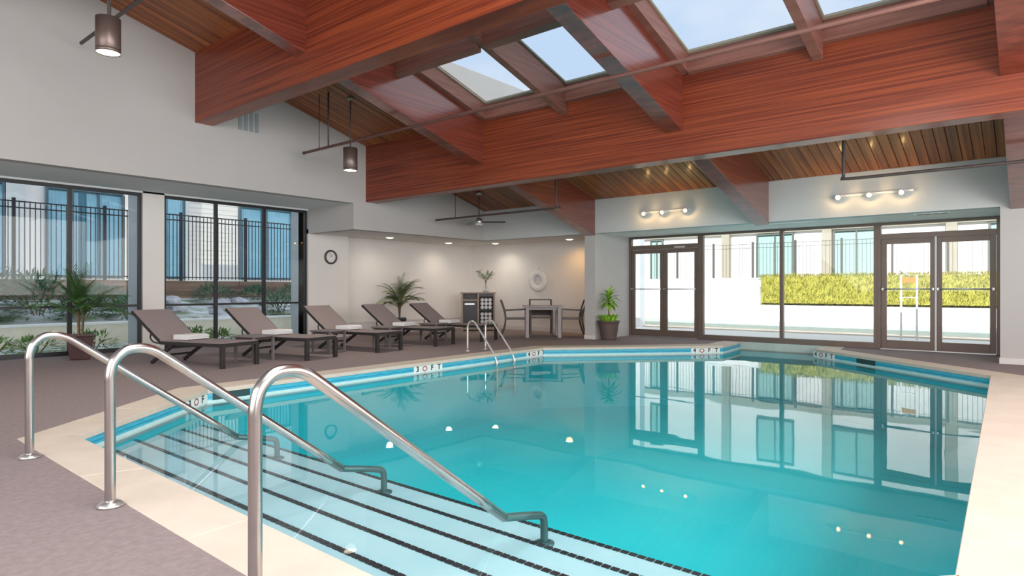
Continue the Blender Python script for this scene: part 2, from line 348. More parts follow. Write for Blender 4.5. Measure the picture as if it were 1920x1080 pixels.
planks(U1+BW-.02, U2+.02, 7.79, VA, True)
planks(1.2, U1+.02, -2.98, VA, True)
planks(U1+BW-.02, U2+.02, -2.98, .05, True)
planks(U2+BW-.02, UF+.05, -2.98, .02, True)

# ------------------------------------------------------------------ beams and rafters
def vbeam(u0, name, label, v0=-3.0):
    zb = roof(u0) - 1.17
    me = MB().prism([(u0, zb), (u0+BW, zb), (u0+BW, roof(u0+BW)+.03), (u0, roof(u0)+.03)], uz, v0, VA+.03)
    o = me.build(name, M['beam'], bevel=.006); return tag(o, label, 'beam')
vbeam(U1, 'roof_beam', 'deep red brown beam crossing in front of the skylights, its end near the wall grille')
vbeam(U2, 'roof_beam', 'long deep red brown beam below the skylights, its end over the window corner')
vbeam(1.05, 'roof_beam', 'ridge beam overhead, hidden above the viewer')
RW, RD = .25, .79
def rafter(ua, ub, v, label):
    """rafter between two supports; plumb-cut ends"""
    me = MB().prism([(0, -RD), (ub-ua, -RD-SL*(ub-ua)), (ub-ua, .02-SL*(ub-ua)), (0, .02)], lambda p, t: Vector((p[0], t, p[1])), 0, RW)
    # texture runs along local x; shear handled by slight tilt of the grain
    o = me.build('roof_rafter', M['rafter'], bevel=.005, loc=(ua, v, roof(ua))); return tag(o, label, 'rafter')
RV = (7.53, 3.78, .03)
nm = ('rafter beside the pendant lamp between the two big beams', 'rafter dividing the two skylights', 'rafter closing the wide skylight at the dark column side')
for v, t in zip(RV, nm): rafter(U1+BW-.01, U2+.01, v, 'red brown ' + t)
nm = ('sloping rafter landing on the white wall corner beside the fan', 'sloping rafter landing on the fascia between the two spotlight bars', 'sloping rafter over the white column by the doors')
for v, t in zip(RV, nm): rafter(U2+BW-.01, UF+.02, v, 'red brown ' + t)
nm = ('rafter meeting the upper face of the grille-side beam', 'rafter above the viewer, hidden', 'rafter high over the viewer, hidden')
for v, t in zip(RV, nm): rafter(1.3, U1+.01, v+.02, 'red brown ' + t)

# ------------------------------------------------------------------ skylights
def skylight(v0, v1, label):
    t = thing('skylight', label, 'skylight', (0, v0, 0)); w = v1-v0; mid = w/2
    def sl(name, u0, u1, a, b, lo, hi, m=M['skyframe']):
        return MB().prism([(u0, roof(u0)+lo), (u1, roof(u1)+lo), (u1, roof(u1)+hi), (u0, roof(u0)+hi)], uz, a, b).build(name, m, t, bevel=.003)
    sl('curb', U1+BW, U2+.02, -.02, .10, -.02, .30); sl('curb', U1+BW, U2+.02, w-.10, w+.02, -.02, .30)
    sl('curb', U2-.06, U2+.10, .10, w-.10, -.04, .10); sl('curb', U2-.02, U2+.10, .10, w-.10, .10, .30)
    sl('curb', U1+BW-.02, U1+BW+.06, .10, w-.10, .0, .30)
    sl('mid_rafter', U1+BW, U2-.005, mid-.06, mid+.06, -.22, .28)
    sl('cross_member', 6.28, 6.40, .0, mid-.06, -.28, .02); sl('cross_member', 6.28, 6.40, mid+.06, w, -.28, .02)
    sl('purlin', 6.30, 6.42, .10, w-.10, .16, .262)
    for a, b in ((.10, mid-.06), (mid+.06, w-.10)):
        sl('pane', U1+BW+.05, U2-.02, a, b, .262, .270, M['glass_sky'])
        sl('glazing_bead', U2-.075, U2-.062+.04, a, b, .235, .26, M['tube'])
        sl('glazing_bead', 6.42, U2-.06, b-.03, b, .235, .26, M['tube'])
    return t
skylight(4.03, 7.53, 'divided skylight with a pale roofline showing, between the grille-side rafters')
skylight(.28, 3.78, 'wide two pane skylight full of pale blue sky')

# ------------------------------------------------------------------ windows in the window wall
def window(name, u0, u1, mulls, label):
    t = thing(name, label, 'window', (0, 0, 0), kind='structure'); a, b = VL+.06, VL+.13
    fr = MB(); fr.box(u0, u1, a, b, 2.82, 2.87); fr.box(u0, u1, a, b, 0, .07); fr.box(u0, u0+.05, a, b, .07, 2.82); fr.box(u1-.05, u1, a, b, .07, 2.82)
    fr.build('frame', M['frame_black'], t, bevel=.003)
    us = [u0+.05] + [m for m in mulls] + [u1-.05]
    for m_ in mulls: bx(m_-.03, m_+.03, a, b, .07, 2.82).build('mullion', M['frame_black'], t, bevel=.003)
    for i in range(len(us)-1):
        l = us[i] + (.03 if i else 0); r = us[i+1] - (.03 if i < len(us)-2 else 0)
        bx(l, r, a+.005, b-.005, .80, .84).build('transom', M['frame_black'], t, bevel=.003)
        for z0, z1 in ((.07, .80), (.84, 2.82)): bx(l, r, VL+.09, VL+.096, z0, z1).build('pane', M['glass'], t)
    return t
window('window_1', 1.27, 4.58, (2.37, 3.47), 'tall black framed window behind the potted palm')
window('window_2', 4.95, 7.98, (5.95, 6.97), 'tall black framed three column window behind the loungers')
# outside reveals that close each window
for u in (4.6, 8.0):
    o = bx(u-.02, u+.33 if u < 5 else u+.5, VL+.2, VL+.70, 0, 3.2).build('wall_pier', M['facade_grey']); tag(o, 'pale grey outside pier closing the %s window' % ('palm' if u < 5 else 'three column'), 'pier', kind='structure')

# ------------------------------------------------------------------ glazed door wall
FB = M['frame_bronze']
def door_unit(name, v0, v1, label):
    t = thing(name, label, 'door', (0, 0, 0), kind='structure'); a, b = UD+.02, UD+.12
    fr = MB(); fr.box(a, b, v0, v0+.06, 0, HD); fr.box(a, b, v1-.06, v1, 0, HD); fr.box(a, b, v0+.06, v1-.06, HD-.05, HD); fr.box(a, b, v0+.06, v1-.06, 2.05, 2.15)
    fr.build('frame', FB, t, bevel=.003)
    bx(UD+.065, UD+.071, v0+.06, v1-.06, 2.15, HD-.05).build('transom_pane', M['glass'], t)
    bx(UD-.03, UD+.14, v0+.06, v1-.06, 0, .018).build('threshold', M['silver'], t)
    mid = (v0+v1)/2
    for l, r, h in ((v0+.065, mid-.004, 1), (mid+.004, v1-.065, -1)):
        lf = bx(UD+.04, UD+.09, l, l+.085, .02, 2.045); lf.box(UD+.04, UD+.09, r-.085, r, .02, 2.045); lf.box(UD+.04, UD+.09, l+.085, r-.085, 1.955, 2.045); lf.box(UD+.04, UD+.09, l+.085, r-.085, .02, .17)
        d = lf.build('door_leaf', FB, t, bevel=.003)
        bx(UD+.062, UD+.068, l+.085, r-.085, .17, 1.955).build('pane', M['glass'], d)
        hb = MB().tube([(UD-.03, l+.03, 1.12), (UD-.03, r-.03, 1.12)], .014, 8); hb.box(UD-.04, UD+.04, l+.02, l+.05, 1.10, 1.14); hb.box(UD-.04, UD+.04, r-.05, r-.02, 1.10, 1.14)
        hb.build('push_bar', M['silver'], d)
    return t
door_unit('door_1', 5.74, 7.53, 'bronze framed glass double doors beside the bright potted plant')
d2 = door_unit('door_2', .44, 2.28, 'bronze framed glass double doors with a white seal strip by the white column')
bx(UD+.01, UD+.04, 1.345, 1.375, .0, 2.06).build('seal_strip', M['white'], d2)
bx(UD+.0, UD+.04, 6.1, 6.35, 2.06, 2.10).build('door_closer', M['silver'], bpy.data.objects['door_1'])
t = thing('window_3', 'large fixed glass panes between the two pairs of doors', 'window', (0, 0, 0), kind='structure')
m = MB(); m.box(UD+.02, UD+.12, 2.28, 5.74, HD-.05, HD); m.box(UD+.02, UD+.12, 2.28, 5.74, 0, .11); m.build('frame', FB, t, bevel=.003)
bx(UD+.02, UD+.12, 3.975, 4.045, .11, HD-.05).build('mullion', FB, t, bevel=.003)
bx(UD+.02, UD+.12, 5.68, 5.74, .11, HD-.05).build('mullion', FB, t); bx(UD+.02, UD+.12, 2.28, 2.34, .11, HD-.05).build('mullion', FB, t)
for a, b in ((4.045, 5.68), (2.34, 3.975)): bx(UD+.065, UD+.071, a, b, .11, HD-.05).build('pane', M['glass'], t)

# ------------------------------------------------------------------ swimming pool
WZ, FZ = -.15, -1.15
pool = thing('swimming_pool', 'turquoise indoor swimming pool with angled corners and entry steps', 'pool', (0, 0, 0))
n = len(POOL)
sh = MB()
sh.add([uv(p, -.145) for p in POOL] + [uv(p, FZ) for p in POOL], [(i, (i+1) % n, n+(i+1) % n, n+i) for i in range(n)])
fm = MB(); fm.add([uv(p, FZ) for p in POOL], [tuple(range(n))])
sh.build('pool_wall', M['plaster_shaded'], pool); fm.build('pool_floor', M['plaster'], pool)
def lerp(a, b, t): return (a[0]+(b[0]-a[0])*t, a[1]+(b[1]-a[1])*t)
def inward(i, d):
    """unit normal of pool edge i pointing into the pool times d (POOL runs clockwise seen from above)"""
    a, b = POOL[i], POOL[(i+1) % n]; dx, dy = b[0]-a[0], b[1]-a[1]; l = sqrt(dx*dx+dy*dy); return (dy/l*d, -dx/l*d)
for i in range(n):
    a, b = POOL[i], POOL[(i+1) % n]; A, B = OUT[i], OUT[(i+1) % n]
    ln = sqrt((b[0]-a[0])**2+(b[1]-a[1])**2); dx, dy = inward(i, 1)
    if i != 4:
        k = max(1, int(round(ln/1.25)))
        for j in range(k):
            g = .0015/ln
            t0, t1 = j/k+(g if j else 0), (j+1)/k-(g if j < k-1 else 0)
            q = [lerp(A, B, t0), lerp(A, B, t1), lerp(b if False else a, b, t1), lerp(a, b, t0)]
            q2 = [q[0], q[1], (q[2][0]+dx*.02, q[2][1]+dy*.02), (q[3][0]+dx*.02, q[3][1]+dy*.02)]
            MB().prism(q2, uv, -.045, .004).build('coping_stone', M['coping'], pool, bevel=.004)
        MB().prism([A, B, b, a], uv, -.2, -.046).build('coping_bed', M['grout'], pool)
    zs = ((-.046, -.085, 'tile_blue'), (-.085, -.10, 'tile_dark'), (-.10, -.120, 'tile_blue'), (-.120, -.165, 'tile_pale'))
    if i == 4: zs = ((.0, -.165, 'band'),)
    for z1, z0, mk in zs:
        q = [a, b, (b[0]+dx*.006, b[1]+dy*.006), (a[0]+dx*.006, a[1]+dy*.006)]
        MB().prism(q, uv, z0, z1).build('tile_band', M[mk], pool)
# water body, a hair inside the tile line
wp = MB()
cxp, cyp = 7.2, 3.7
wp.prism([(p[0]+(.012 if p[0] > cxp else -.012), p[1]+(.012 if p[1] > cyp else -.012)) for p in POOL], uv, FZ-.02, WZ)
wp.build('water', M['water'], pool)
# entry steps
UK = [1.886, 2.21, 2.53, 2.855, 3.18]; ZK = [-.17, -.22, -.27, -.32, -.37]
def vl(u): return 5.62+(u-1.58)*(7.10-5.62)/(3.25-1.58) if u < 3.25 else 7.1
def vr(u): return 1.6-(u-1.53)*(1.6-.22)/(3.0-1.53) if u < 3.0 else .22
tile_me = bx(-.017, .017, -.0215, .0215, 0, .006).mesh('nosing_tile'); tile_me.materials.append(M['tile_black'])
allt = []
for k in range(5):
    u0 = 1.555 if k == 0 else UK[k-1]; u1 = UK[k]
    st = MB().prism([(u0, vl(max(u0, 1.58))), (u1, vl(u1)), (u1, vr(u1)), (u0, vr(u0))], uv, FZ, ZK[k]).build('step', M['tread'], pool)
    v = vr(u1)+.03
    while v < vl(u1)-.03:
        d = sqrt(u1**2+v**2); allt.append((d, u1, v, ZK[k], st)); v += .053
allt.sort(key=lambda t: t[0])
def shows(u, v): 
    dep = u*.7705+v*.6374; px = 960+1185*(u*.6374-v*.7705)/dep; return px < 1260
vis = [t for t in allt if shows(t[1], t[2])]; hid = [t for t in allt if not shows(t[1], t[2])]
for d, u, v, z, st in vis[:300]:
    o = link('nosing_tile', tile_me, None, st); o.location = (u-.019, v, z)
rest = MB()
for d, u, v, z, st in vis[300:]+hid: rest.box(u-.036, u-.002, v-.0215, v+.0215, z, z+.006)
rest.build('nosing_strip', M['tile_black'], pool, kind='stuff')
# depth markings, each a row of white tiles with a figure, a no diving ring and letters
def marker(i, t, chars='3oFT'):
    a, b = POOL[i], POOL[(i+1) % n]; dx, dy = inward(i, 1); ln = sqrt((b[0]-a[0])**2+(b[1]-a[1])**2); ex, ey = (b[0]-a[0])/ln, (b[1]-a[1])/ln
    c = lerp(a, b, t); s = .15
    for j, ch in enumerate(chars):
        off = -(j-len(chars)/2+.5)*s if False else (j-len(chars)/2+.5)*s; p = (c[0]+ex*off, c[1]+ey*off)
        q = [(p[0]-ex*.073, p[1]-ey*.073), (p[0]+ex*.073, p[1]+ey*.073), (p[0]+ex*.073+dx*.012, p[1]+ey*.073+dy*.012), (p[0]-ex*.073+dx*.012, p[1]-ey*.073+dy*.012)]
        tl = MB().prism(q, uv, -.148, -.03).build('marker_tile', M['marker'], pool)
        z0 = -.09; f = (p[0]+dx*.0135, p[1]+dy*.0135)
        if ch == 'o':
            rr = MB(); N = 20
            for r_ in (1,):
                vs = []
                for q_ in range(N):
                    an = 2*pi*q_/N
                    for r2 in (.040, .026): vs.append((f[0]+ex*cos(an)*r2*1.3, f[1]+ey*cos(an)*r2*1.3, z0+sin(an)*r2))
                rr.add(vs, [(2*q_, 2*((q_+1) % N), 2*((q_+1) % N)+1, 2*q_+1) for q_ in range(N)])
            rr.build('no_diving_ring', M['red_ink'], tl)
        else:
            cu = bpy.data.curves.new('figure', 'FONT'); cu.body = ch; cu.size = .115; cu.align_x = 'CENTER'; cu.align_y = 'CENTER'; cu.extrude = .001; cu.offset = .003
            tmp = bpy.data.objects.new('tmp', cu); me = bpy.data.meshes.new_from_object(tmp); bpy.data.objects.remove(tmp); me.materials.clear(); o = link('figure', me, M['ink'], tl)
            # reading direction: along -e when looking at the wall from inside the pool
            X = Vector((-ex, -ey, 0)) if Vector((-ex, -ey, 0)).cross(Vector((0, 0, 1))).dot(Vector((dx, dy, 0))) > 0 else Vector((ex, ey, 0))
            Z = Vector((dx, dy, 0)); Y = Vector((0, 0, 1)); o.matrix_local = Matrix(((X.x, Y.x, Z.x, f[0]), (X.y, Y.y, Z.y, f[1]), (X.z, Y.z, Z.z, z0), (0, 0, 0, 1)))
marker(0, .915, '3oFT'); marker(1, .53, '3oFT'); marker(1, .965, '4oFT'); marker(2, .90, '4oFT'); marker(6, .06, '4oFT')
def skimmer(i, t):
    a, b = POOL[i], POOL[(i+1) % n]; dx, dy = inward(i, 1); ln = sqrt((b[0]-a[0])**2+(b[1]-a[1])**2); ex, ey = (b[0]-a[0])/ln, (b[1]-a[1])/ln
    c = lerp(a, b, t); w = .22
    q = [(c[0]-ex*w, c[1]-ey*w), (c[0]+ex*w, c[1]+ey*w), (c[0]+ex*w+dx*.009, c[1]+ey*w+dy*.009), (c[0]-ex*w+dx*.009, c[1]-ey*w+dy*.009)]
    MB().prism(q, uv, -.125, -.047).build('skimmer_slot', M['slot'], pool)
skimmer(1, .045); skimmer(6, .36)

# ------------------------------------------------------------------ handrails into the pool
def handrail(v, label):
    t = thing('handrail', label, 'handrail', (1.19, v, 0), group=None)
    prof = [(0, 0), (0, .3), (0, .60), (0, .675), (.02, .75), (.075, .80), (.15, .806), (.21, .787), (.262, .752)]
    pts = smooth([(a, 0, b) for a, b in prof], 5) + [Vector((a, 0, .752-(a-.262)*.752)) for a in (.45, .9, 1.2, 1.414)]
    MB().tube(pts, .0255, 16).build('rail_tube', M['steel'], t)
    q = smooth([(1.39, 0, -.096), (1.43, 0, -.118), (1.58, 0, -.152), (1.71, 0, -.185), (1.755, 0, -.202), (1.775, 0, -.24), (1.777, 0, -.37)], 4)
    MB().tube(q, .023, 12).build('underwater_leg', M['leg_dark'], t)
    MB().lathe([(.062, 0), (.062, .012), (.045, .026), (.028, .032)], 18).build('base_flange', M['silver'], t)
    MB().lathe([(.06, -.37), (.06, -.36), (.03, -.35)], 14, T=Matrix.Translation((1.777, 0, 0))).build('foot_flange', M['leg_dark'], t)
    return t
handrail(5.135, 'steel handrail whose post stands at the outer pool corner')
handrail(3.67, 'middle one of the three steel pool handrails')
handrail(2.21, 'large steel handrail whose foot shows down on the lower steps')

# ladder at the long side
lad = thing('pool_ladder', 'pale steel twin rail ladder at the long pool edge near the table', 'ladder', (8.48, 7.85, 0))
for du in (-.24, .24):
    pts = smooth([(du, 0, 0), (du, 0, .38), (du, -.012, .47), (du, -.07, .535), (du, -.15, .54), (du, -.22, .48), (du, -.45, .21), (du, -.62, .01)], 5) + smooth([(du, -.66, -.06), (du, -.70, -.15), (du, -.705, -.25), (du, -.705, -.75)], 3)
    MB().tube(pts, .019, 12).build('ladder_rail', M['white_rail'], lad)
    MB().lathe([(.048, 0), (.048, .012), (.022, .02)], 14, T=Matrix.Translation((du, 0, 0))).build('base_flange', M['white_rail'], lad)
for z in (-.3, -.6): bx(-.24, .24, -.74, -.67, z, z+.025).build('ladder_tread', M['white_rail'], lad)

# ------------------------------------------------------------------ loungers, side tables, towels
def make_lounger():
    t = thing('sun_lounger', '', 'sun lounger')          # local +x runs from foot to head
    fr = MB()
    for s in (-1, 1):
        fr.bar((0, s*.31, .325), (1.25, s*.31, .325), .035, .05)
    fr.bar((.0, -.31, .325), (.0, .31, .325), .045, .05); fr.bar((1.25, -.31, .325), (1.25, .31, .325), .035, .04); fr.bar((.6, -.30, .31), (.6, .30, .31), .03, .03)
    fr.build('seat_frame', M['lounge_frame'], t, bevel=.004)
    sm = MB(); N = 8
    for i in range(N):
        x0, x1 = -.01+i*1.26/N, -.01+(i+1)*1.26/N
        z = lambda x: .352-.012*sin(pi*min(1, max(0, x/1.25)))
        sm.add([(x0, -.325, z(x0)), (x1, -.325, z(x1)), (x1, .325, z(x1)), (x0, .325, z(x0)), (x0, -.325, z(x0)+.012), (x1, -.325, z(x1)+.012), (x1, .325, z(x1)+.012), (x0, .325, z(x0)+.012)],
               [(3, 2, 1, 0), (4, 5, 6, 7), (0, 1, 5, 4), (2, 3, 7, 6), (0, 4, 7, 3), (1, 2, 6, 5)])
    sm.build('seat', M['sling'], t)
    bk = MB(); H0, H1 = Vector((1.25, 0, .335)), Vector((1.87, 0, .775))
    for s in (-1, 1): bk.bar(H0+Vector((0, s*.315, 0)), H1+Vector((0, s*.315, 0)), .03, .04)
    bk.bar(H1+Vector((0, -.315, 0)), H1+Vector((0, .315, 0)), .03, .03); bk.build('back_frame', M['lounge_frame'], t, bevel=.003)
    d = (H1-H0).normalized(); nn = Vector((-d.z, 0, d.x))
    sb = MB(); K = 6; off = .022
    for i in range(K):
        a, b = i/K, (i+1)/K
        def P(f, y, o): return H0+(H1-H0)*f + nn*(off+o-.012*sin(pi*f)) + Vector((0, y, 0))
        sb.add([P(a, -.315, 0), P(b, -.315, 0), P(b, .315, 0), P(a, .315, 0), P(a, -.315, .01), P(b, -.315, .01), P(b, .315, .01), P(a, .315, .01)],
               [(0, 1, 2, 3), (7, 6, 5, 4), (0, 4, 5, 1), (3, 2, 6, 7), (0, 3, 7, 4), (1, 5, 6, 2)])
    sb.build('backrest', M['sling'], t)
    for s in (-1, 1):
        bx(-.025, .03, s*.31-.03, s*.31+.03, 0, .325).build('leg', M['lounge_frame'], t, bevel=.004)
        MB().bar((1.02, s*.28, .30), (1.48, s*.28, .018), .045, .045).build('leg', M['lounge_frame'], t, bevel=.004)
        MB().tube(smooth([(1.46, s*.29, .485), (1.50, s*.29, .40), (1.43, s*.29, .33), (1.25, s*.29, .31)], 4), .011, 8).build('brace', M['lounge_frame'], t)
    MB().bar((1.30, -.28, .13), (1.30, .28, .13), .03, .03).build('stretcher', M['lounge_frame'], t)
    return t
def make_towel():
    t = MB(); 
    for k in range(4):
        z = .0+.018*k; e = .006*(k % 2)
        t.prism([(-.15+e, z), (-.162+e, z+.008), (-.15+e, z+.017), (.15-e, z+.017), (.162-e, z+.008), (.15-e, z)], lambda p, w: Vector((p[0], w, p[1])), -.19+e, .19-e)
    return t.mesh('folded_towel')
lp = make_lounger(); tow = make_towel(); tow.materials.append(M['white_soft'])
LG = [((4.47, 8.86), 19, 'first in the row, beside the tall palm pot window'), ((5.80, 8.82), 15, 'second in the row from the palm pot'),
      ((7.28, 8.94), 12, 'third and middle of the row of five'), ((8.77, 9.05), 14, 'fourth in the row, by the black palm pot'), ((10.15, 9.10), 15, 'fifth in the row, beside the towel cabinet')]
for i, ((x, y), a, lb) in enumerate(LG):
    o = lp if i == 0 else copy_tree(lp)
    x += .07; a -= 3
    o.location = (x, y, 0); o.rotation_euler = (0, 0, radians(90+a)); o['label'] = 'taupe sling lounger with black frame, ' + lb; o['group'] = 'sun loungers in a row along the window wall'
    R = Matrix.Rotation(radians(90+a), 4, 'Z'); p = Vector((x, y, 0)) + R @ Vector((1.05, -.05, .364))
    w = link('folded_towel', tow, None); w.location = p; w.rotation_euler = (0, 0, radians(90+a))
    tag(w, 'folded white towel on the %s lounger of the row from the palm pot' % ('first', 'second', 'third', 'fourth', 'fifth')[i], 'towel', 'folded towels on the loungers')
def make_side_table():
    t = thing('side_table', '', 'side table')
    bx(-.23, .23, -.23, .23, .375, .40).build('table_top', M['table_top'], t, bevel=.004)
    ap = MB()
    for s in (-1, 1): ap.box(-.19, .19, s*.19-.01, s*.19+.01, .335, .375); ap.box(s*.19-.01, s*.19+.01, -.18, .18, .335, .375)
    ap.build('apron', M['chair_frame'], t)
    for sx in (-1, 1):
        for sy in (-1, 1): bx(sx*.19-.018, sx*.19+.018, sy*.19-.018, sy*.19+.018, 0, .375).build('leg', M['table_top'], t)
    return t
sp = make_side_table()
for i, ((x, y), lb) in enumerate([((5.06, 9.42), 'first and second'), ((6.55, 9.62), 'second and third'), ((7.92, 9.68), 'third and fourth'), ((9.30, 9.86), 'fourth and fifth')]):
    o = sp if i == 0 else copy_tree(sp)
    o.location = (x, y, 0); o.rotation_euler = (0, 0, radians(14)); o['label'] = 'small square grey side table between the %s loungers from the palm pot' % lb; o['group'] = 'side tables between the loungers'

# ------------------------------------------------------------------ table and chairs in the alcove
TA = radians(-50); TC = (11.95, 8.95)
tb = thing('dining_table', 'square grey table with thick pale legs in front of the ring buoy', 'table', (*TC, 0), TA)
top = MB()
for k in range(6): top.box(-.47+.1567*k+.003, -.47+.1567*(k+1)-.003, -.45, .45, .70, .73)
top.build('table_top', M['table_grey'], tb)
bx(-.36, .36, -.34, .34, .64, .70).build('apron', M['table_grey'], tb)
for sx in (-1, 1):
    for sy in (-1, 1): bx(sx*.37-.04, sx*.37+.04, sy*.36-.04, sy*.36+.04, 0, .70).build('leg', M['table_grey'], tb, bevel=.004)
def make_chair():
    t = thing('patio_chair', '', 'chair')           # faces local +x
    bx(-.22, .24, -.24, .24, .42, .44).build('seat', M['sling'], t, bevel=.006)
    fr = MB()
    for s in (-1, 1): fr.bar((-.24, s*.255, .425), (.25, s*.255, .425), .03, .035)
    fr.bar((.24, -.25, .425), (.24, .25, .425), .03, .035); fr.bar((-.23, -.25, .425), (-.23, .25, .425), .03, .035); fr.build('seat_frame', M['chair_frame'], t)
    for s in (-1, 1):
        MB().tube(smooth([(-.37, s*.265, 0), (-.28, s*.265, .22), (-.25, s*.265, .42), (-.28, s*.265, .62), (-.36, s*.265, .86)], 4), .021, 8).build('leg', M['chair_frame'], t)
        bx(.215, .25, s*.26-.017, s*.26+.017, 0, .63).build('leg', M['chair_frame'], t)
        MB().bar((-.27, s*.265, .62), (.26, s*.265, .645), .045, .022).build('armrest', M['chair_frame'], t, bevel=.004)
    b = MB().bar((-.36, -.27, .855), (-.36, .27, .855), .03, .03); b.build('top_rail', M['chair_frame'], t)
    MB().add([(-.262, -.25, .46), (-.262, .25, .46), (-.285, .25, .64), (-.285, -.25, .64), (-.272, -.25, .46), (-.272, .25, .46), (-.295, .25, .64), (-.295, -.25, .64)],
             [(0, 1, 2, 3), (7, 6, 5, 4), (0, 4, 5, 1), (3, 2, 6, 7), (0, 3, 7, 4), (1, 5, 6, 2)]).build('backrest', M['cab_dark'], t)
    return t
cp = make_chair()
ex = Vector((cos(TA), sin(TA), 0)); ey = Vector((-sin(TA), cos(TA), 0)); c0 = Vector((*TC, 0))
for i, (p, a, lb) in enumerate([(c0-ex*.62, TA, 'at the table side towards the towel cabinet'), (c0+ex*.66, TA+pi, 'at the table side towards the white column'), (c0+ey*.60, TA-pi/2, 'behind the table, below the ring buoy')]):
    o = cp if i == 0 else copy_tree(cp); o.location = p; o.rotation_euler = (0, 0, a)
    o['label'] = 'dark brown patio armchair ' + lb; o['group'] = 'patio chairs around the alcove table'

# ------------------------------------------------------------------ towel cabinet with vase
CA = atan2(-.67, -.742) + pi/2          # local -y faces the camera
cb = thing('towel_cabinet', 'wooden towel station cabinet with a dark bin door and open shelves', 'cabinet', (12.62, 11.62, 0), CA)
W2 = .45
m = MB(); m.box(-W2, -W2+.045, -.2, .2, .0, 1.0); m.box(W2-.045, W2, -.2, .2, 0, 1.0); m.box(-.025, .02, -.2, .18, .05, 1.0); m.box(-W2+.045, W2-.045, .18, .2, 0, 1.0); m.box(-W2+.045, W2-.045, -.2, .18, .03, .09); m.box(-W2+.045, -.025, -.2, .18, .80, .845)
m.build('body', M['cab_wood'], cb, bevel=.003)
bx(-W2-.03, W2+.03, -.23, .22, 1.0, 1.035).build('cabinet_top', M['cab_wood'], cb, bevel=.004)
bx(-W2+.046, -.026, -.06, .178, .846, .998).build('slot_lining', M['black'], cb)
bx(.021, W2-.046, .10, .178, .091, .998).build('shelf_lining', M['black'], cb)
d = bx(-W2+.05, -.03, -.205, -.18, .10, .79).build('bin_door', M['cab_dark'], cb, bevel=.003)
bx(-.36, -.10, -.212, -.205, .70, .74).build('label_plate', M['silver'], d)
bx(.025, W2-.05, -.17, .10, .545, .575).build('shelf', M['black'], cb)
bx(.02, W2-.045, -.198, -.17, .92, .998).build('shelf_valance', M['cab_dark'], cb)
rt = MB().lathe([(.0, -.15), (.046, -.15), (.050, -.13), (.050, .13), (.046, .15), (0, .15)], 12, T=Matrix.Rotation(pi/2, 4, 'X'), cap=False).mesh('rolled_towel'); rt.materials.append(M['white_soft'])
for sh_, zb in (('upper', .626), ('lower', .142)):
    for r_ in range(3 if sh_ == 'upper' else 4):
        for c_ in range(3):
            p = Vector((.105+.104*c_, -.02, zb+.1005*r_)); o = link('rolled_towel', rt, None); o.location = cb.matrix_basis @ p if False else (Vector((12.62, 11.62, 0)) + Matrix.Rotation(CA, 3, 'Z') @ p); o.rotation_euler = (0, 0, CA)
            tag(o, 'rolled white towel, %s layer, %s column, %s shelf of towel cabinet' % (('bottom', 'second', 'third', 'top')[r_], ('bin side', 'middle', 'outer')[c_], sh_), 'towel', 'rolled towels on the %s cabinet shelf' % sh_)
vp = Vector((12.62, 11.62, 1.035)) + Matrix.Rotation(CA, 3, 'Z') @ Vector((.20, 0, 0))
va = thing('glass_vase', 'clear glass vase holding leafy green sprigs on the towel cabinet', 'vase', vp)
MB().lathe([(.075, 0), (.095, .02), (.10, .09), (.06, .16), (.035, .24), (.045, .30)], 18, cap=False).build('vase_body', M['glass'], va)
MB().lathe([(.085, .004), (.09, .03), (.0, .05)], 14).build('pebble_fill', M['rock'], va)
def leaf(m_, base, d, L, w, droop=.3, n=3, up=Vector((0, 0, 1))):
    """a leaf blade: strip of quads folded along its rib"""
    d = Vector(d).normalized(); s = d.cross(up); s = s.normalized() if s.length > .05 else Vector((1, 0, 0)); p = Vector(base); vs = []; fs = []
    for i in range(n+1):
        t = i/n; ww = w*sin(pi*(.12+.86*t))*.5 if i < n else .0008
        vs += [p-s*ww, p+Vector((0, 0, -ww*.3)), p+s*ww]; d = (d+Vector((0, 0, -droop/n))).normalized(); p = p+d*L/n
    for i in range(n): fs += [(3*i, 3*i+1, 3*i+4, 3*i+3), (3*i+1, 3*i+2, 3*i+5, 3*i+4)]
    m_.add(vs, fs)
for k in range(9):
    a = k*2.4; r_ = .10+.22*random.random(); tip = Vector((cos(a)*r_, sin(a)*r_*.8, .50+.12*random.random())); sp_ = MB()
    pts = smooth([(0, 0, .05), (cos(a)*.02, sin(a)*.02, .3), tip], 4); sp_.tube(pts, .004, 5)
    sp_.build('sprig_stem', M['stem'], va); lf = MB()
    for q in range(9):
        p = pts[4]+(pts[-1]-pts[4])*(.3+.7*q/8) if len(pts) > 4 else tip
        b = random.random()*6.28; leaf(lf, p, (cos(b), sin(b), .5*random.random()), .09+.05*random.random(), .055, .4, 2)
    lf.build('sprig_leaves', M['leaf_vase'], va)

# ------------------------------------------------------------------ potted plants
def frond(parent, base, az, el, L, m, leafL=.2, droop=.9, nl=13, w=.018):
    f = MB(); d = Vector((cos(az)*cos(el), sin(az)*cos(el), sin(el))); p = Vector(base); pts = [p.copy()]; N = 10
    for i in range(N): d = (d+Vector((0, 0, -droop/N*(i/N)*1.6))).normalized(); p = p+d*L/N; pts.append(p.copy())
    f.tube(pts, .004, 5, rs=[.006*(1-.8*i/N) for i in range(N+1)])
    for i in range(nl):
        t = .22+.78*i/(nl-1); x = t*N; k = min(int(x), N-1); q = pts[k]+(pts[k+1]-pts[k])*(x-k); dd = (pts[k+1]-pts[k]).normalized(); sd_ = dd.cross(Vector((0, 0, 1))); sd_ = sd_.normalized() if sd_.length > .05 else Vector((1, 0, 0))
        ll = leafL*(.55+.45*sin(pi*min(1, t*.95)))
        for s in (-1, 1): leaf(f, q, dd*.75+sd_*s*.7+Vector((0, 0, .08)), ll, w, .5, 3)
    return f.build('frond', m, parent)
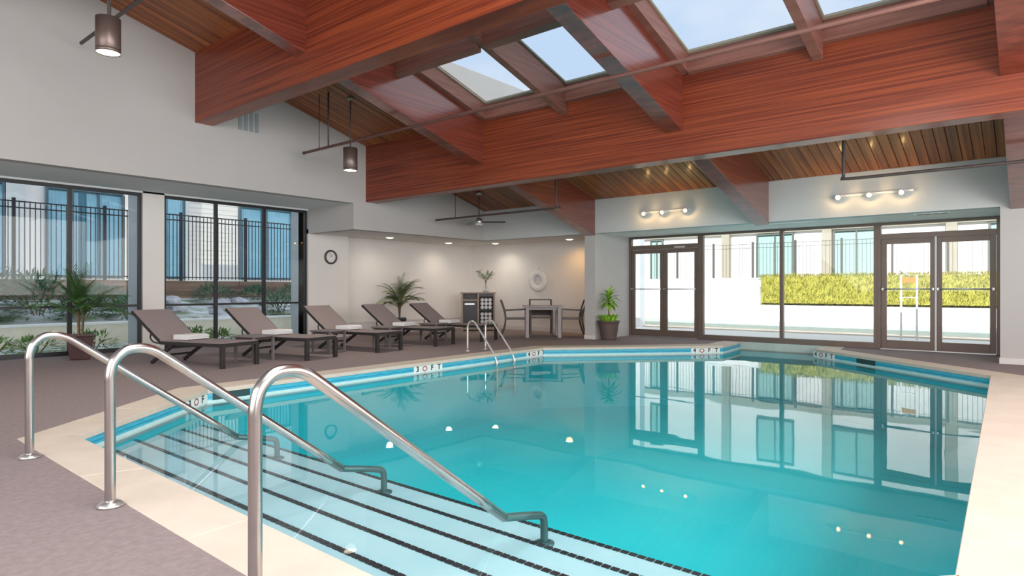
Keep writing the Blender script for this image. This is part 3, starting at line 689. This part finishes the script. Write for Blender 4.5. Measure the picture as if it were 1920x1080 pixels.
t = thing('potted_palm', 'green palm in a tapered brown pot before the tall window', 'plant', (3.38, 11.72, 0))
m = MB(); m.lathe([(.17, 0), (.185, .02), (.255, .37), (.275, .375), (.275, .40), (.24, .40), (.235, .35)], 4, T=Matrix.Rotation(radians(25), 4, 'Z'), smooth=False, cap=True); m.build('pot', M['pot_brown'], t, bevel=.006)
MB().lathe([(.0, .355), (.21, .36)], 12, cap=False).build('soil', M['soil'], t)
for k in range(4):
    a = k*1.7; b = (cos(a)*.03, sin(a)*.03, .35); m = MB().tube(smooth([b, (cos(a)*.04, sin(a)*.04, .6), (cos(a)*.06, sin(a)*.06, .78)], 4), .014, 8); m.build('stem', M['stem'], t)
    for q in range(9): frond(t, (cos(a)*.06, sin(a)*.06, .70+.06*random.random()), a+q*.7+.3*random.random(), radians(18+65*random.random()), .55+.30*random.random(), M['leaf_dark'], .21, 1.1, 18, .014)
t = thing('potted_palm', 'small olive palm in a square black pot against the alcove wall', 'plant', (10.27, 12.10, 0))
m = MB().lathe([(.15, 0), (.16, .02), (.235, .38), (.235, .41), (.20, .41), (.2, .36)], 4, T=Matrix.Rotation(radians(5), 4, 'Z'), smooth=False); m.build('pot', M['pot_black'], t, bevel=.005)
MB().lathe([(.0, .365), (.18, .37)], 12, cap=False).build('soil', M['soil'], t)
for k in range(3):
    a = k*2.1; m = MB().tube(smooth([(0, 0, .36), (cos(a)*.02, sin(a)*.02, .62), (cos(a)*.05, sin(a)*.05, .92)], 4), .016, 8); m.build('stem', M['stem'], t)
    for q in range(15): frond(t, (cos(a)*.05, sin(a)*.05, (.66+.26*random.random())), a+q*.53+.3*random.random(), radians(15+72*random.random()), (.46+.28*random.random())*(1-.4*max(0, sin(a+q*.53))), M['leaf_olive'], .19, 1.2, 15, .018)
t = thing('potted_plant', 'bright green corn plant in a round ribbed brown pot by the white column', 'plant', (12.15, 7.27, 0))
pr = [(.165, 0)]
for k in range(9): z = .02+.04*k; pr += [(.168+.062*z/.4, z), (.174+.062*z/.4, z+.02)]
pr += [(.235, .385), (.25, .39), (.25, .42), (.21, .42), (.21, .36)]
MB().lathe(pr, 26).build('pot', M['pot_rib'], t)
MB().lathe([(.0, .375), (.205, .38)], 14, cap=False).build('soil', M['soil'], t)
MB().tube([(0, 0, .36), (.008, 0, .6), (.0, .005, .86)], .016, 8).build('stem', M['stem'], t)
for k in range(36):
    a = k*2.399; el = radians(80-70*k/36); f = MB(); leaf(f, (0, 0, .95-.18*k/36), (cos(a)*cos(el), sin(a)*cos(el), sin(el)), (.28+.08*random.random())*(1-.3*max(0, sin(a))), .075, 1.7, 6); f.build('leaf', M['leaf_bright'], t)
for k in range(46):
    a = random.random()*6.28; r_ = .19*sqrt(random.random()); f = MB(); leaf(f, (cos(a)*r_*.8, sin(a)*r_*.8, .39), (cos(a)*.35, sin(a)*.35, 1), .15+.07*random.random(), .08, .7, 4); f.build('leaf', M['leaf_bright'], t)

# ------------------------------------------------------------------ things on the walls
t = thing('wall_clock', 'round wall clock with a dark rim on the pier beside the window', 'clock', (8.55, VL, 1.855))
RX = Matrix.Rotation(pi/2, 4, 'X')
MB().lathe([(.125, 0), (.125, .03), (.135, .045), (.16, .04), (.165, .02), (.165, 0)], 32, T=RX, cap=False).build('rim', M['chair_frame'], t)
MB().lathe([(.0, .02), (.13, .02)], 32, T=RX, cap=False).build('dial', M['white'], t)
m = MB()
for k in range(12): a = k*pi/6; m.bar((sin(a)*.095, -.022, cos(a)*.095), (sin(a)*.115, -.022, cos(a)*.115), .008, .002, up=(0, 1, 0))
m.build('hour_mark', M['slat_grey'], t)
MB().bar((0, -.026, 0), (.05, -.026, .05), .009, .002, up=(0, 1, 0)).build('hour_hand', M['black'], t); MB().bar((0, -.028, 0), (-.03, -.028, .095), .007, .002, up=(0, 1, 0)).build('minute_hand', M['black'], t)
t = thing('ring_buoy', 'white ring buoy hung on the alcove wall above the table', 'ring buoy', (UD-.06, 10.22, 1.345))
m = MB(); N = 36; K = 12
vs = [(-sin(2*pi*j/K)*.05, cos(2*pi*i/N)*(.21+.085*cos(2*pi*j/K)), sin(2*pi*i/N)*(.21+.085*cos(2*pi*j/K))) for i in range(N) for j in range(K)]
m.add(vs, [(i*K+j, ((i+1) % N)*K+j, ((i+1) % N)*K+(j+1) % K, i*K+(j+1) % K) for i in range(N) for j in range(K)], True); m.build('ring', M['white'], t)
for k in range(4):
    a = pi/4+k*pi/2; mm = MB(); vv = []
    for q in (-.16, .16):
        for j in range(K): vv.append((-sin(2*pi*j/K)*.053, cos(a+q)*(.21+.089*cos(2*pi*j/K)), sin(a+q)*(.21+.089*cos(2*pi*j/K))))
    mm.add(vv, [(j, (j+1) % K, K+(j+1) % K, K+j) for j in range(K)], True); mm.build('band', M['white_soft'], t)
MB().tube([(.03, 0, .30), (.05, 0, .36)], .008, 6).build('hook', M['silver'], t)
t = thing('wall_grille', 'grey slotted air grille high on the gable wall under the beam', 'air grille', (5.717, VA, 4.12))
for k in range(4): bx(-.19+.101*k, -.125+.101*k, -.022, .0, -.175, .175).build('slat', M['slat_grey'], t, bevel=.003)
bx(-.2, .2, -.006, 0, -.19, .19).build('back_plate', M['wall'], t)
t = thing('ceiling_grille', 'dark slotted air grille in the soffit over the double doors', 'air grille', (12.36, 1.30, HD))
bx(-.07, .07, -.24, .24, -.008, 0).build('frame', M['white'], t)
for k in range(4): bx(-.05, .05, -.215+.11*k, -.12+.11*k, -.012, -.008).build('slat', M['chair_frame'], t)
t = thing('access_panel', 'pale flat panel in the soffit over the fixed panes', 'ceiling panel', (12.5, 3.6, HD)); bx(-.1, .1, -.5, .5, -.012, 0).build('panel', M['siding'], t)

# ------------------------------------------------------------------ lamps
RECL = [((9.83, 11.94), 'over the first alcove loungers', (1, .86, .70), 36), ((11.98, 12.11), 'in the middle of the alcove soffit', (1, .86, .70), 36), ((12.9, 11.25), 'over the towel cabinet corner', (1, .90, .76), 52), ((13.0, 8.9), 'with amber glow near the white column', (1, .55, .18), 44)]
for (u, v), lb, c, e in RECL:
    t = thing('downlight', 'round recessed downlight ' + lb, 'downlight', (u, v, HD), group='recessed downlights in the alcove soffit')
    MB().lathe([(.092, -.004), (.108, -.008), (.115, 0), (.092, 0)], 20, cap=False).build('trim_ring', M['white'], t)
    MB().lathe([(0, -.028), (.05, -.024), (.093, -.004)], 20, cap=False).build('lens', M['lamp'], t)
    light('downlight_lamp', 'SPOT', (u, v, HD-.03), e, c, (u, v, 0), spot=165, rad=.08)
def pendant(u, v, z0, z1, zc, label, en):
    t = thing('pendant_lamp', label, 'pendant lamp', (u, v, z0)); r_ = .125; h = z1-z0
    MB().lathe([(r_-.006, .0), (r_, .0), (r_, .04), (r_-.003, .042), (r_, .045), (r_, h), (.02, h+.005)], 28, cap=False).build('shade', M['pendant'], t)
    MB().lathe([(0, .012), (r_-.006, .008)], 24, cap=False).build('lens', M['lamp'], t)
    MB().tube([(0, 0, h), (0, 0, zc-z0)], .010, 8).build('stem', M['pipe_dark'], t)
    MB().lathe([(.01, zc-z0-.05), (.06, zc-z0-.03), (.065, zc-z0)], 16).build('canopy', M['tube'], t)
    light('pendant_light', 'SPOT', (u, v, z0-.02), en, (1, .88, .72), (u, v, 0), spot=140, rad=.1)
pendant(2.58, 8.02, 3.77, 4.16, roof(2.58), 'dark bronze cylinder pendant hanging high beside the gable wall, its lens glowing', 130)
pendant(6.83, 9.38, 3.225, 3.625, roof(6.83), 'dark bronze cylinder pendant between the two big beams', 150)
def spotbar(v0, v1, heads, label):
    t = thing('spotlight_bar', label, 'spotlight', (UF, 0, 2.71)); bx(-.05, -.02, v0, v1, -.012, .022).build('bar', M['white'], t); bx(-.02, 0, (v0+v1)/2-.05, (v0+v1)/2+.05, -.02, .03).build('mount', M['white'], t)
    for v in heads:
        h = MB().lathe([(.032, 0), (.036, .02), (.04, .09), (.034, .09)], 16, T=Matrix.Translation((-.05, v, -.005)) @ Matrix.Rotation(radians(-105), 4, 'Y'), cap=True).build('spot_head', M['white'], t)
        MB().lathe([(.0, .093), (.02, .097), (.033, .092)], 14, T=Matrix.Translation((-.05, v, -.005)) @ Matrix.Rotation(radians(-105), 4, 'Y'), cap=False).build('bulb', M['lamp_hot'], h)
        light('spot_light', 'POINT', (UF-.175, v, 2.668), 2.6, (1, .62, .25), rad=.012)
spotbar(5.30, 6.38, (6.27, 5.85, 5.35), 'white three head spotlight bar above the doors by the potted plant')
spotbar(1.50, 2.66, (2.59, 2.12, 1.66), 'white three head spotlight bar above the doors with the white seal strip')

# ------------------------------------------------------------------ pipes and the fan
t = thing('sprinkler_pipe', 'long thin red brown pipe passing under the skylights', 'pipe', (6.54, 0, 3.63))
MB().tube([(0, 10.35, 0), (0, -2.9, 0)], .024, 10).build('pipe_run', M['pipe'], t)
for v in (9.9, 9.62): MB().tube([(0, v, 0), (0, v, roof(6.54)-3.63)], .008 if v > 9.7 else .016, 6).build('hanger', M['pipe_dark'], t)
MB().lathe([(.03, 0), (.03, .05)], 12, T=Matrix.Translation((0, 10.35, 0)) @ Matrix.Rotation(-pi/2, 4, 'X')).build('end_cap', M['pipe_dark'], t)
t = thing('sprinkler_pipe', 'thin brown pipe by the bronze pendant high at the gable wall', 'pipe', (3.05, 0, 4.65))
MB().tube([(0, 10.55, 0), (0, -2.9, 0)], .024, 10).build('pipe_run', M['pipe_dark'], t)
for v in (9.4, 5.2): MB().tube([(0, v, 0), (0, v, roof(3.05)-4.65)], .010, 6).build('hanger', M['pipe_dark'], t)
t = thing('sprinkler_pipe', 'thin pipe by the ceiling fan, turning up to the planks', 'pipe', (10.05, 0, 2.70))
ve = 7.20
MB().tube(smooth([(0, 10.57, 0), (0, 9.0, 0), (0, ve+.05, 0), (0, ve, .02), (0, ve, .08), (0, ve, roof(10.05)-2.70)], 3), .022, 10).build('pipe_run', M['pipe_dark'], t)
MB().tube([(0, 9.95, 0), (0, 9.95, roof(10.05)-2.70)], .008, 6).build('hanger', M['pipe_dark'], t)
t = thing('sprinkler_pipe', 'thin pipe dropping from the planks near the white column, over the spotlights', 'pipe', (10.05, 0, 2.70))
MB().tube(smooth([(0, 2.12, roof(10.05)-2.70), (0, 2.12, .10), (0, 2.12, .03), (0, 2.06, 0), (0, 1.0, 0), (0, .3, 0), (0, -2.9, 0)], 3), .022, 10).build('pipe_run', M['pipe_dark'], t)
FU, FV = 10.95, 10.06
t = thing('ceiling_fan', 'small ceiling fan with thin blades hanging from the dark planks', 'fan', (FU, FV, 2.66))
hz = roof(FU)-2.66
MB().lathe([(.02, hz-.07), (.06, hz-.05), (.075, hz)], 16).build('canopy', M['silver'], t)
MB().tube([(0, 0, .1), (0, 0, hz-.03)], .012, 8).build('rod', M['pipe_dark'], t)
MB().lathe([(.02, .14), (.07, .11), (.095, .06), (.09, .02), (.085, .0)], 20).build('motor', M['silver'], t)
MB().lathe([(.085, 0), (.095, -.02), (.06, -.045)], 20).build('cap', M['white'], t)
for k in range(3):
    a = radians(-50.4)+k*2*pi/3; bl = bx(.09, .62, -.07, .07, .03, .038, T=Matrix.Rotation(a, 4, 'Z') @ Matrix.Rotation(radians(14), 4, 'X')); bl.build('blade', M['black'] if k == 0 else M['grey'], t, bevel=.002)

# ------------------------------------------------------------------ outside: window side
g = bx(-30, 13.7, VL+.2, 60, -.25, -.02).build('ground_court', M['bank']); tag(g, 'planted ground outside the tall windows', 'ground', kind='structure')
lw = thing('garden_wall', 'low beige rendered wall with a pale cap outside the tall windows', 'garden wall', (0, 15, 0))
bx(-6, 13.2, 0, .25, -.05, .38).build('wall_body', M['lowwall'], lw); bx(-6, 13.2, -.03, .28, .38, .43).build('wall_cap', M['cap'], lw, bevel=.01)
bk = MB(); NX, NY = 40, 8
for j in range(NY+1):
    for i in range(NX+1): bk.v.append((-6+19.2*i/NX, 15.25+3.65*j/NY, .36+.5*j/NY+.10*random.random()*(0 < j < NY)))
for j in range(NY):
    for i in range(NX): a = j*(NX+1)+i; bk.f.append((a, a+1, a+NX+2, a+NX+1)); bk.sm.append(True)
o = bk.build('planting_bank', M['bank']); tag(o, 'sloping planted bank behind the low beige wall', 'bank', kind='structure')
rw = thing('timber_wall', 'brown timber retaining wall under the black fence', 'retaining wall', (0, 18.95, 0))
tm = bx(-1.2, 1.2, -.07, .07, 0, .148).mesh('timber'); tm.materials.append(M['timber'])
for r_ in range(4):
    for k in range(8):
        o = link('timber', tm, None, rw, bevel=0); o.location = (-4.8+2.41*k+(1.2 if r_ % 2 else 0), .015*random.random(), .76+.15*r_)
te = bx(-30, 13.2, 19.1, 60, -.2, 1.36).build('ground_terrace', M['terrace']); tag(te, 'raised ground behind the timber retaining wall', 'ground', kind='structure')
def fence(name, label, p0, axis, length, zb, zt, sp_post, off, pitch, pw=.009, fm='fence'):
    t = thing(name, label, 'fence', p0); H_ = zt-zb; ax = Vector(axis)
    ps = MB().box(-.035, .035, -.035, .035, 0, H_+.06).mesh('post'); ps.materials.append(M[fm])
    pk = MB().box(-pw, pw, -pw, pw, .03, H_).mesh('picket'); pk.materials.append(M[fm])
    for z in (H_-.02, H_-.17, .10): MB().bar(Vector((0, 0, z)), ax*length+Vector((0, 0, z)), .03 if pw > .008 else .018).build('fence_rail', M[fm], t)
    d = off
    while d < length: o = link('post', ps, None, t); o.location = ax*d; d += sp_post
    d = off-int(off/pitch)*pitch
    while d < length:
        r_ = ((d-off)/sp_post) % 1
        if min(r_, 1-r_)*sp_post > .05: o = link('picket', pk, None, t); o.location = ax*d
        d += pitch
    return t
fence('picket_fence', 'black metal picket fence on the timber wall outside the tall windows', (-2, 19.0, 1.36), (1, 0, 0), 15.2, 1.36, 3.27, 1.94, .27, .1078)
def facade_window(parent, P, w, z0, z1, fr=.07, bars=1, curt=True, gap=.10, fm='wf_blue', gl='glass_teal'):
    """P(a, out, z) maps along-wall, outward and height to world"""
    def pb(a0, a1, o0, o1, c0, c1):
        m_ = MB(); m_.add([P(a, o, z) for z in (c0, c1) for o in (o0, o1) for a in (a0, a1)], [(0, 2, 3, 1), (4, 5, 7, 6), (0, 1, 5, 4), (2, 6, 7, 3), (0, 4, 6, 2), (1, 3, 7, 5)]); return m_
    m_ = pb(0, w, 0, .10, z1-fr, z1)
    for q in (pb(0, w, 0, .10, z0, z0+fr), pb(0, fr, 0, .10, z0+fr, z1-fr), pb(w-fr, w, 0, .10, z0+fr, z1-fr)): m_.add(q.v, q.f)
    for k in range(bars):
        c = w*(k+1)/(bars+1); q = pb(c-.03, c+.03, .02, .09, z0+fr, z1-fr); m_.add(q.v, q.f)
    f = m_.build('window_frame', M[fm], parent)
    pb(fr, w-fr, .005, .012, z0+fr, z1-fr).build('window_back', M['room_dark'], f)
    pb(fr, w-fr, .055, .06, z0+fr, z1-fr).build('pane', M[gl], f)
    if curt:
        cm = MB(); nf = int(w/.05); vs = []
        for k in range(nf+1):
            a = fr+(w-2*fr)*k/nf
            if .40 < k/nf < .40+gap: continue
            vs.append((a, .03+.012*(k % 2)))
        for i in range(len(vs)-1):
            if vs[i+1][0]-vs[i][0] < .08: cm.add([P(*vs[i], z0+fr), P(*vs[i+1], z0+fr), P(*vs[i+1], z1-fr-.05), P(*vs[i], z1-fr-.05)], [(0, 1, 2, 3)])
        cm.build('curtain', M['curtain'], f)
hb = thing('hotel_building', 'tall white hotel wing with teal windows beyond the black picket fence', 'building', (0, 25, 0))
bx(-8.9, 60, 0, 10, 0, 6.6).build('wall_body', M['facade'], hb); bx(-8.9, 60, -.06, 10, 6.6, 13.7).build('upper_wall_dimmed', M['facade_dimmed'], hb)
def PL(u0): return lambda a, o, z: Vector((u0+a, -o, z))
for (u0, w, z0, z1, b) in ((3.2, 1.95, 1.5, 4.52, 1), (6.2, 2.3, 1.5, 4.5, 2), (9.35, 1.25, 1.5, 5.6, 0), (12.75, 2.35, 1.5, 4.52, 1), (16.5, 2.3, 1.5, 4.5, 1), (20, 2.3, 1.5, 4.5, 1)):
    facade_window(hb, PL(u0), w, z0, z1, bars=b)
for u0, w, mm in ((5.17, .5, 'facade_grey'), (10.62, .12, 'facade_grey'), (8.55, .28, 'siding')): bx(u0, u0+w, -.12, 0, 1.4, 6).build('wall_fin', M[mm], hb)
for k in range(22): bx(10.76, 12.7, -.03-.004*(k % 2), 0, 2.1+.18*k, 2.27+.18*k).build('siding_board', M['siding'], hb)
bx(11.3, 12.6, -.06, 0, 1.4, 2.05).build('vent_panel', M['facade_grey'], hb)

def leaf_mass(name, m, parent, fn, count, L, w, kind='stuff'):
    lm = MB()
    for _ in range(count):
        p, d = fn(); leaf(lm, p, d, L*(.7+.6*random.random()), w, .5, 1 if L < .09 else 2)
    return lm.build(name, m, parent, kind=kind)
def shrub(name, label, c, r, h, count, m, L, w, cat='shrub', group=None):
    t = thing(name, label, cat, c, group=group)
    def fn():
        a = random.random()*6.28; e = math.asin(random.random()); q = .55+.45*random.random()**.5
        d = Vector((cos(a)*cos(e), sin(a)*cos(e), sin(e))); return Vector((d.x*r*q, d.y*r*q, .04+d.z*h*q)), d+Vector((random.random()-.5, random.random()-.5, random.random()-.3))*.9
    leaf_mass('foliage', m, t, fn, count, L, w)
    m_ = MB()
    for k in range(4): a = k*1.6; m_.tube([(0, 0, -.1), (cos(a)*r*.4, sin(a)*r*.4, h*.6)], .012, 5)
    m_.build('branch', M['stem'], t); return t
SH = [((2.6, 15.9, .45), .75, 1.1, 700), ((3.9, 16.2, .5), .7, .95, 600), ((3.2, 17.3, .65), .9, 1.0, 700), ((4.6, 15.8, .45), .5, .55, 350), ((5.5, 15.75, .45), .45, .45, 300), ((6.1, 16.5, .55), .55, .5, 350), ((9.3, 15.9, .45), .55, .55, 380), ((10.6, 16.2, .5), .5, .6, 300), ((1.2, 15.9, .45), .7, 1.1, 500), ((8.4, 17.9, .78), .6, .40, 350), ((9.7, 18.0, .78), .5, .36, 300), ((11.0, 17.9, .78), .6, .45, 350), ((5.6, 17.8, .78), .6, .36, 300)]
nmS = ['widest dark shrub behind the low beige wall by the palm', 'dense dark shrub beside the widest shrub on the bank', 'tall dark shrub higher up the bank under the fence', 'small dark shrub on the wall edge near the window pier', 'low shrub behind the first lounger on the bank', 'loose green shrub under the timber wall', 'bright shrub behind the third lounger on the bank', 'far green shrub at the end of the low wall', 'dark shrub at the frame edge on the bank', 'flat green shrub below the timber wall behind the mullion', 'small green shrub below the timber wall, middle one of three', 'green shrub below the timber wall near the outside pier', 'flat shrub below the timber wall by the palm window pier']
for (c, r_, h, q), lb in zip(SH, nmS): shrub('garden_shrub', lb, c, r_, h, q, M['leaf_shrub'], .15, .05, group='shrubs on the planted bank')
GC = [((2.55, 13.4, -.02), .5, .30), ((3.2, 13.5, -.02), .42, .24), ((4.0, 13.3, -.02), .42, .32), ((5.3, 13.4, -.02), .36, .26), ((5.9, 13.3, -.02), .36, .30), ((6.4, 13.4, -.02), .3, .24), ((7.4, 13.4, -.02), .34, .26), ((1.7, 13.4, -.02), .4, .25)]
nmG = ['green ground plant at the glass, beside the palm pot', 'low ground plant directly behind the palm pot', 'bluish ground plant by the outside pier', 'low green plant behind the first lounger', 'taller green plant behind the mullion of the three column window', 'low plant behind the second side of the mullion', 'low green plant behind the second lounger', 'green ground plant at the frame edge']
for (c, r_, h), lb in zip(GC, nmG): shrub('ground_plant', lb, c, r_, h, 240, M['leaf_ground'], .10, .035, group='ground plants along the glass')
RK = [((6.2, 15.75, .2), 'on the wall edge behind the second lounger'), ((6.75, 16.3, .26), 'in front of the mullion, the widest of the boulders'), ((7.5, 15.8, .19), 'small, beside the bright shrub'), ((8.0, 16.7, .3), 'the tallest of the boulders'), ((8.6, 15.8, .17), 'smallest, near the window corner'), ((7.1, 17.5, .26), 'high on the bank under the timber wall'), ((8.9, 17.4, .25), 'high on the bank near the fence corner')]
for (x, y, r_), lb in RK:
    bm = bmesh.new(); bmesh.ops.create_icosphere(bm, subdivisions=2, radius=r_)
    for v in bm.verts: v.co *= .7+.5*random.random(); v.co.z *= .7
    me = bpy.data.meshes.new('boulder'); bm.to_mesh(me); bm.free(); o = link('boulder', me, M['rock']); o.location = (x, y, .40+.5*(y-15.25)/3.65+.05)
    tag(o, 'pale boulder on the bank, ' + lb, 'boulder', 'pale boulders on the bank')

# ------------------------------------------------------------------ outside: patio side
OP = [(17.6, -4), (22.5, -4), (22.5, 13), (17.6, 13)]
pt = link('ground_patio', slab_with_hole([(13.62, -25), (24.0, -25), (24.0, 24.9), (13.62, 24.9)], OP, -.3, -.02), M['patio']); tag(pt, 'pale concrete patio outside the glazed doors', 'ground', kind='structure')
op = thing('outdoor_pool', 'outdoor pool with a grey green tile edge on the patio', 'pool', (0, 0, 0))
m = MB(); m.add([uv(p, -.02) for p in OP]+[uv(p, -.9) for p in OP], [(i, (i+1) % 4, 4+(i+1) % 4, 4+i) for i in range(4)]+[(4, 5, 6, 7)]); m.build('pool_shell', M['tread'], op)
bx(22.48, 22.5, -4, 13, -.14, -.02).build('tile_band', M['band'], op)
MB().add([uv(p, -.14) for p in OP], [(0, 1, 2, 3)]).build('water', M['water_out'], op)
for a in ((17.3, 17.6, -4, 13), (22.5, 22.8, -4.3, 13.3)): bx(*a, -.02, .01).build('coping_strip', M['coping'], op)
pw = thing('planter_wall', 'white rendered retaining wall across the patio, lower under the hedge', 'garden wall', (24, 0, 0))
bx(-.8, .3, -12, 7.8, -.05, .55).build('wall_body', M['facade'], pw); bx(0, .3, 7.8, 16, -.05, 1.50).build('wall_body', M['facade'], pw)
bx(-.03, .33, 7.8, 16, 1.50, 1.54).build('wall_cap', M['facade'], pw)
hd = thing('hedge', 'clipped yellow green hedge on the white planter wall', 'hedge', (23.7, 0, .5))
bx(-.36, .42, -11.9, 7.62, .12, 1.06).build('hedge_core', M['leaf_hedge'], hd)
def hf():
    r_ = random.random(); y = -6+13.7*random.random()
    if r_ < .6: return Vector((-.42+.1*random.random(), y, .02+1.1*random.random())), Vector((-1, random.random()-.5, random.random()))
    if r_ < .92: return Vector((-.4+.85*random.random(), y, 1.04+.09*random.random())), Vector((random.random()-.7, random.random()-.5, 1))
    return Vector((-.4+.8*random.random(), 7.6+.1*random.random(), .05+1.1*random.random())), Vector((random.random()-.7, 1, random.random()))
leaf_mass('foliage', M['leaf_hedge'], hd, hf, 15000, .085, .055)
tr2 = bx(24.3, 60, -25, 24.9, -.2, 1.42).build('ground_upper', M['terrace']); tag(tr2, 'raised ground between the white wall and the hotel block', 'ground', kind='structure')
fence('picket_fence', 'thin metal picket fence behind the hedge across the patio', (24.8, 14.7, 1.42), (0, -1, 0), 20, 1.42, 2.88, 1.56, .05, .13, .0055, 'fence_thin')
h2 = thing('hotel_building', 'sunlit white hotel block with beige pilasters behind the hedge', 'building', (29, 0, 0))
bx(0, 10, -24, 24, 0, 11.5).build('wall_body', M['facade'], h2)
def PR(v0): return lambda a, o, z: Vector((-o, v0+a, z))
for v in (15.5, 11.0, 6.7, 2.4, -1.9, -6.2): bx(-.28, 0, v-.18, v+.18, 1.4, 11.5).build('pilaster', M['facade_beige'], h2)
for z in (3.75, 6.75): bx(-.12, 0, -24, 24, z-.14, z+.10).build('floor_band', M['facade_beige'], h2)
for z0, z1 in ((1.5, 3.58), (4.35, 6.3), (7.4, 9.4)):
    for v0, w in ((14.2, .7), (8.05, 1.6), (4.75, 1.75), (-.4, 1.7), (-4.6, 1.7)): facade_window(h2, PR(v0), w, z0, z1, bars=1, gap=.0, fm='wf_grey', gl='glass_pale')
tw = bx(-16, -9, -30, 17.4, 0, 19).build('shade_block', M['facade']); tag(tw, 'tall plain block added unseen behind the viewer to shade roof and court', 'building')  # unseen block added to keep sun off the skylights and the court
pr_ = bx(17.1, 17.4, 9.15, 13, -.02, 3.3).build('garden_screen_wall', M['facade']); tag(pr_, 'plain pale screen wall seen through the doors by the plant', 'wall')
stp = thing('garden_steps', 'white outdoor steps seen through the doors by the plant', 'steps', (22.9, 11.75, 0))
for k in range(5): bx(.18*k, .9+.0*k, -.2, .6, .15*k, .15*(k+1)).build('step', M['facade'], stp)
sg = thing('pool_lift_stand', 'white two post stand with an orange board outside the double doors', 'stand', (16.65, 2.18, -.02), radians(-20))
for s in (-1, 1): MB().tube([(0, s*.17, 0), (0, s*.17, 1.46)], .022, 8).build('post', M['white'], sg)
bx(-.012, .012, -.15, .15, 1.28, 1.40).build('board', M['orange'], sg); MB().tube([(0, -.17, .95), (0, .17, .95)], .012, 6).build('crossbar', M['white'], sg); MB().tube([(0, .2, 1.56), (0, -.02, 1.42)], .02, 6).build('handle', M['grey'], sg)
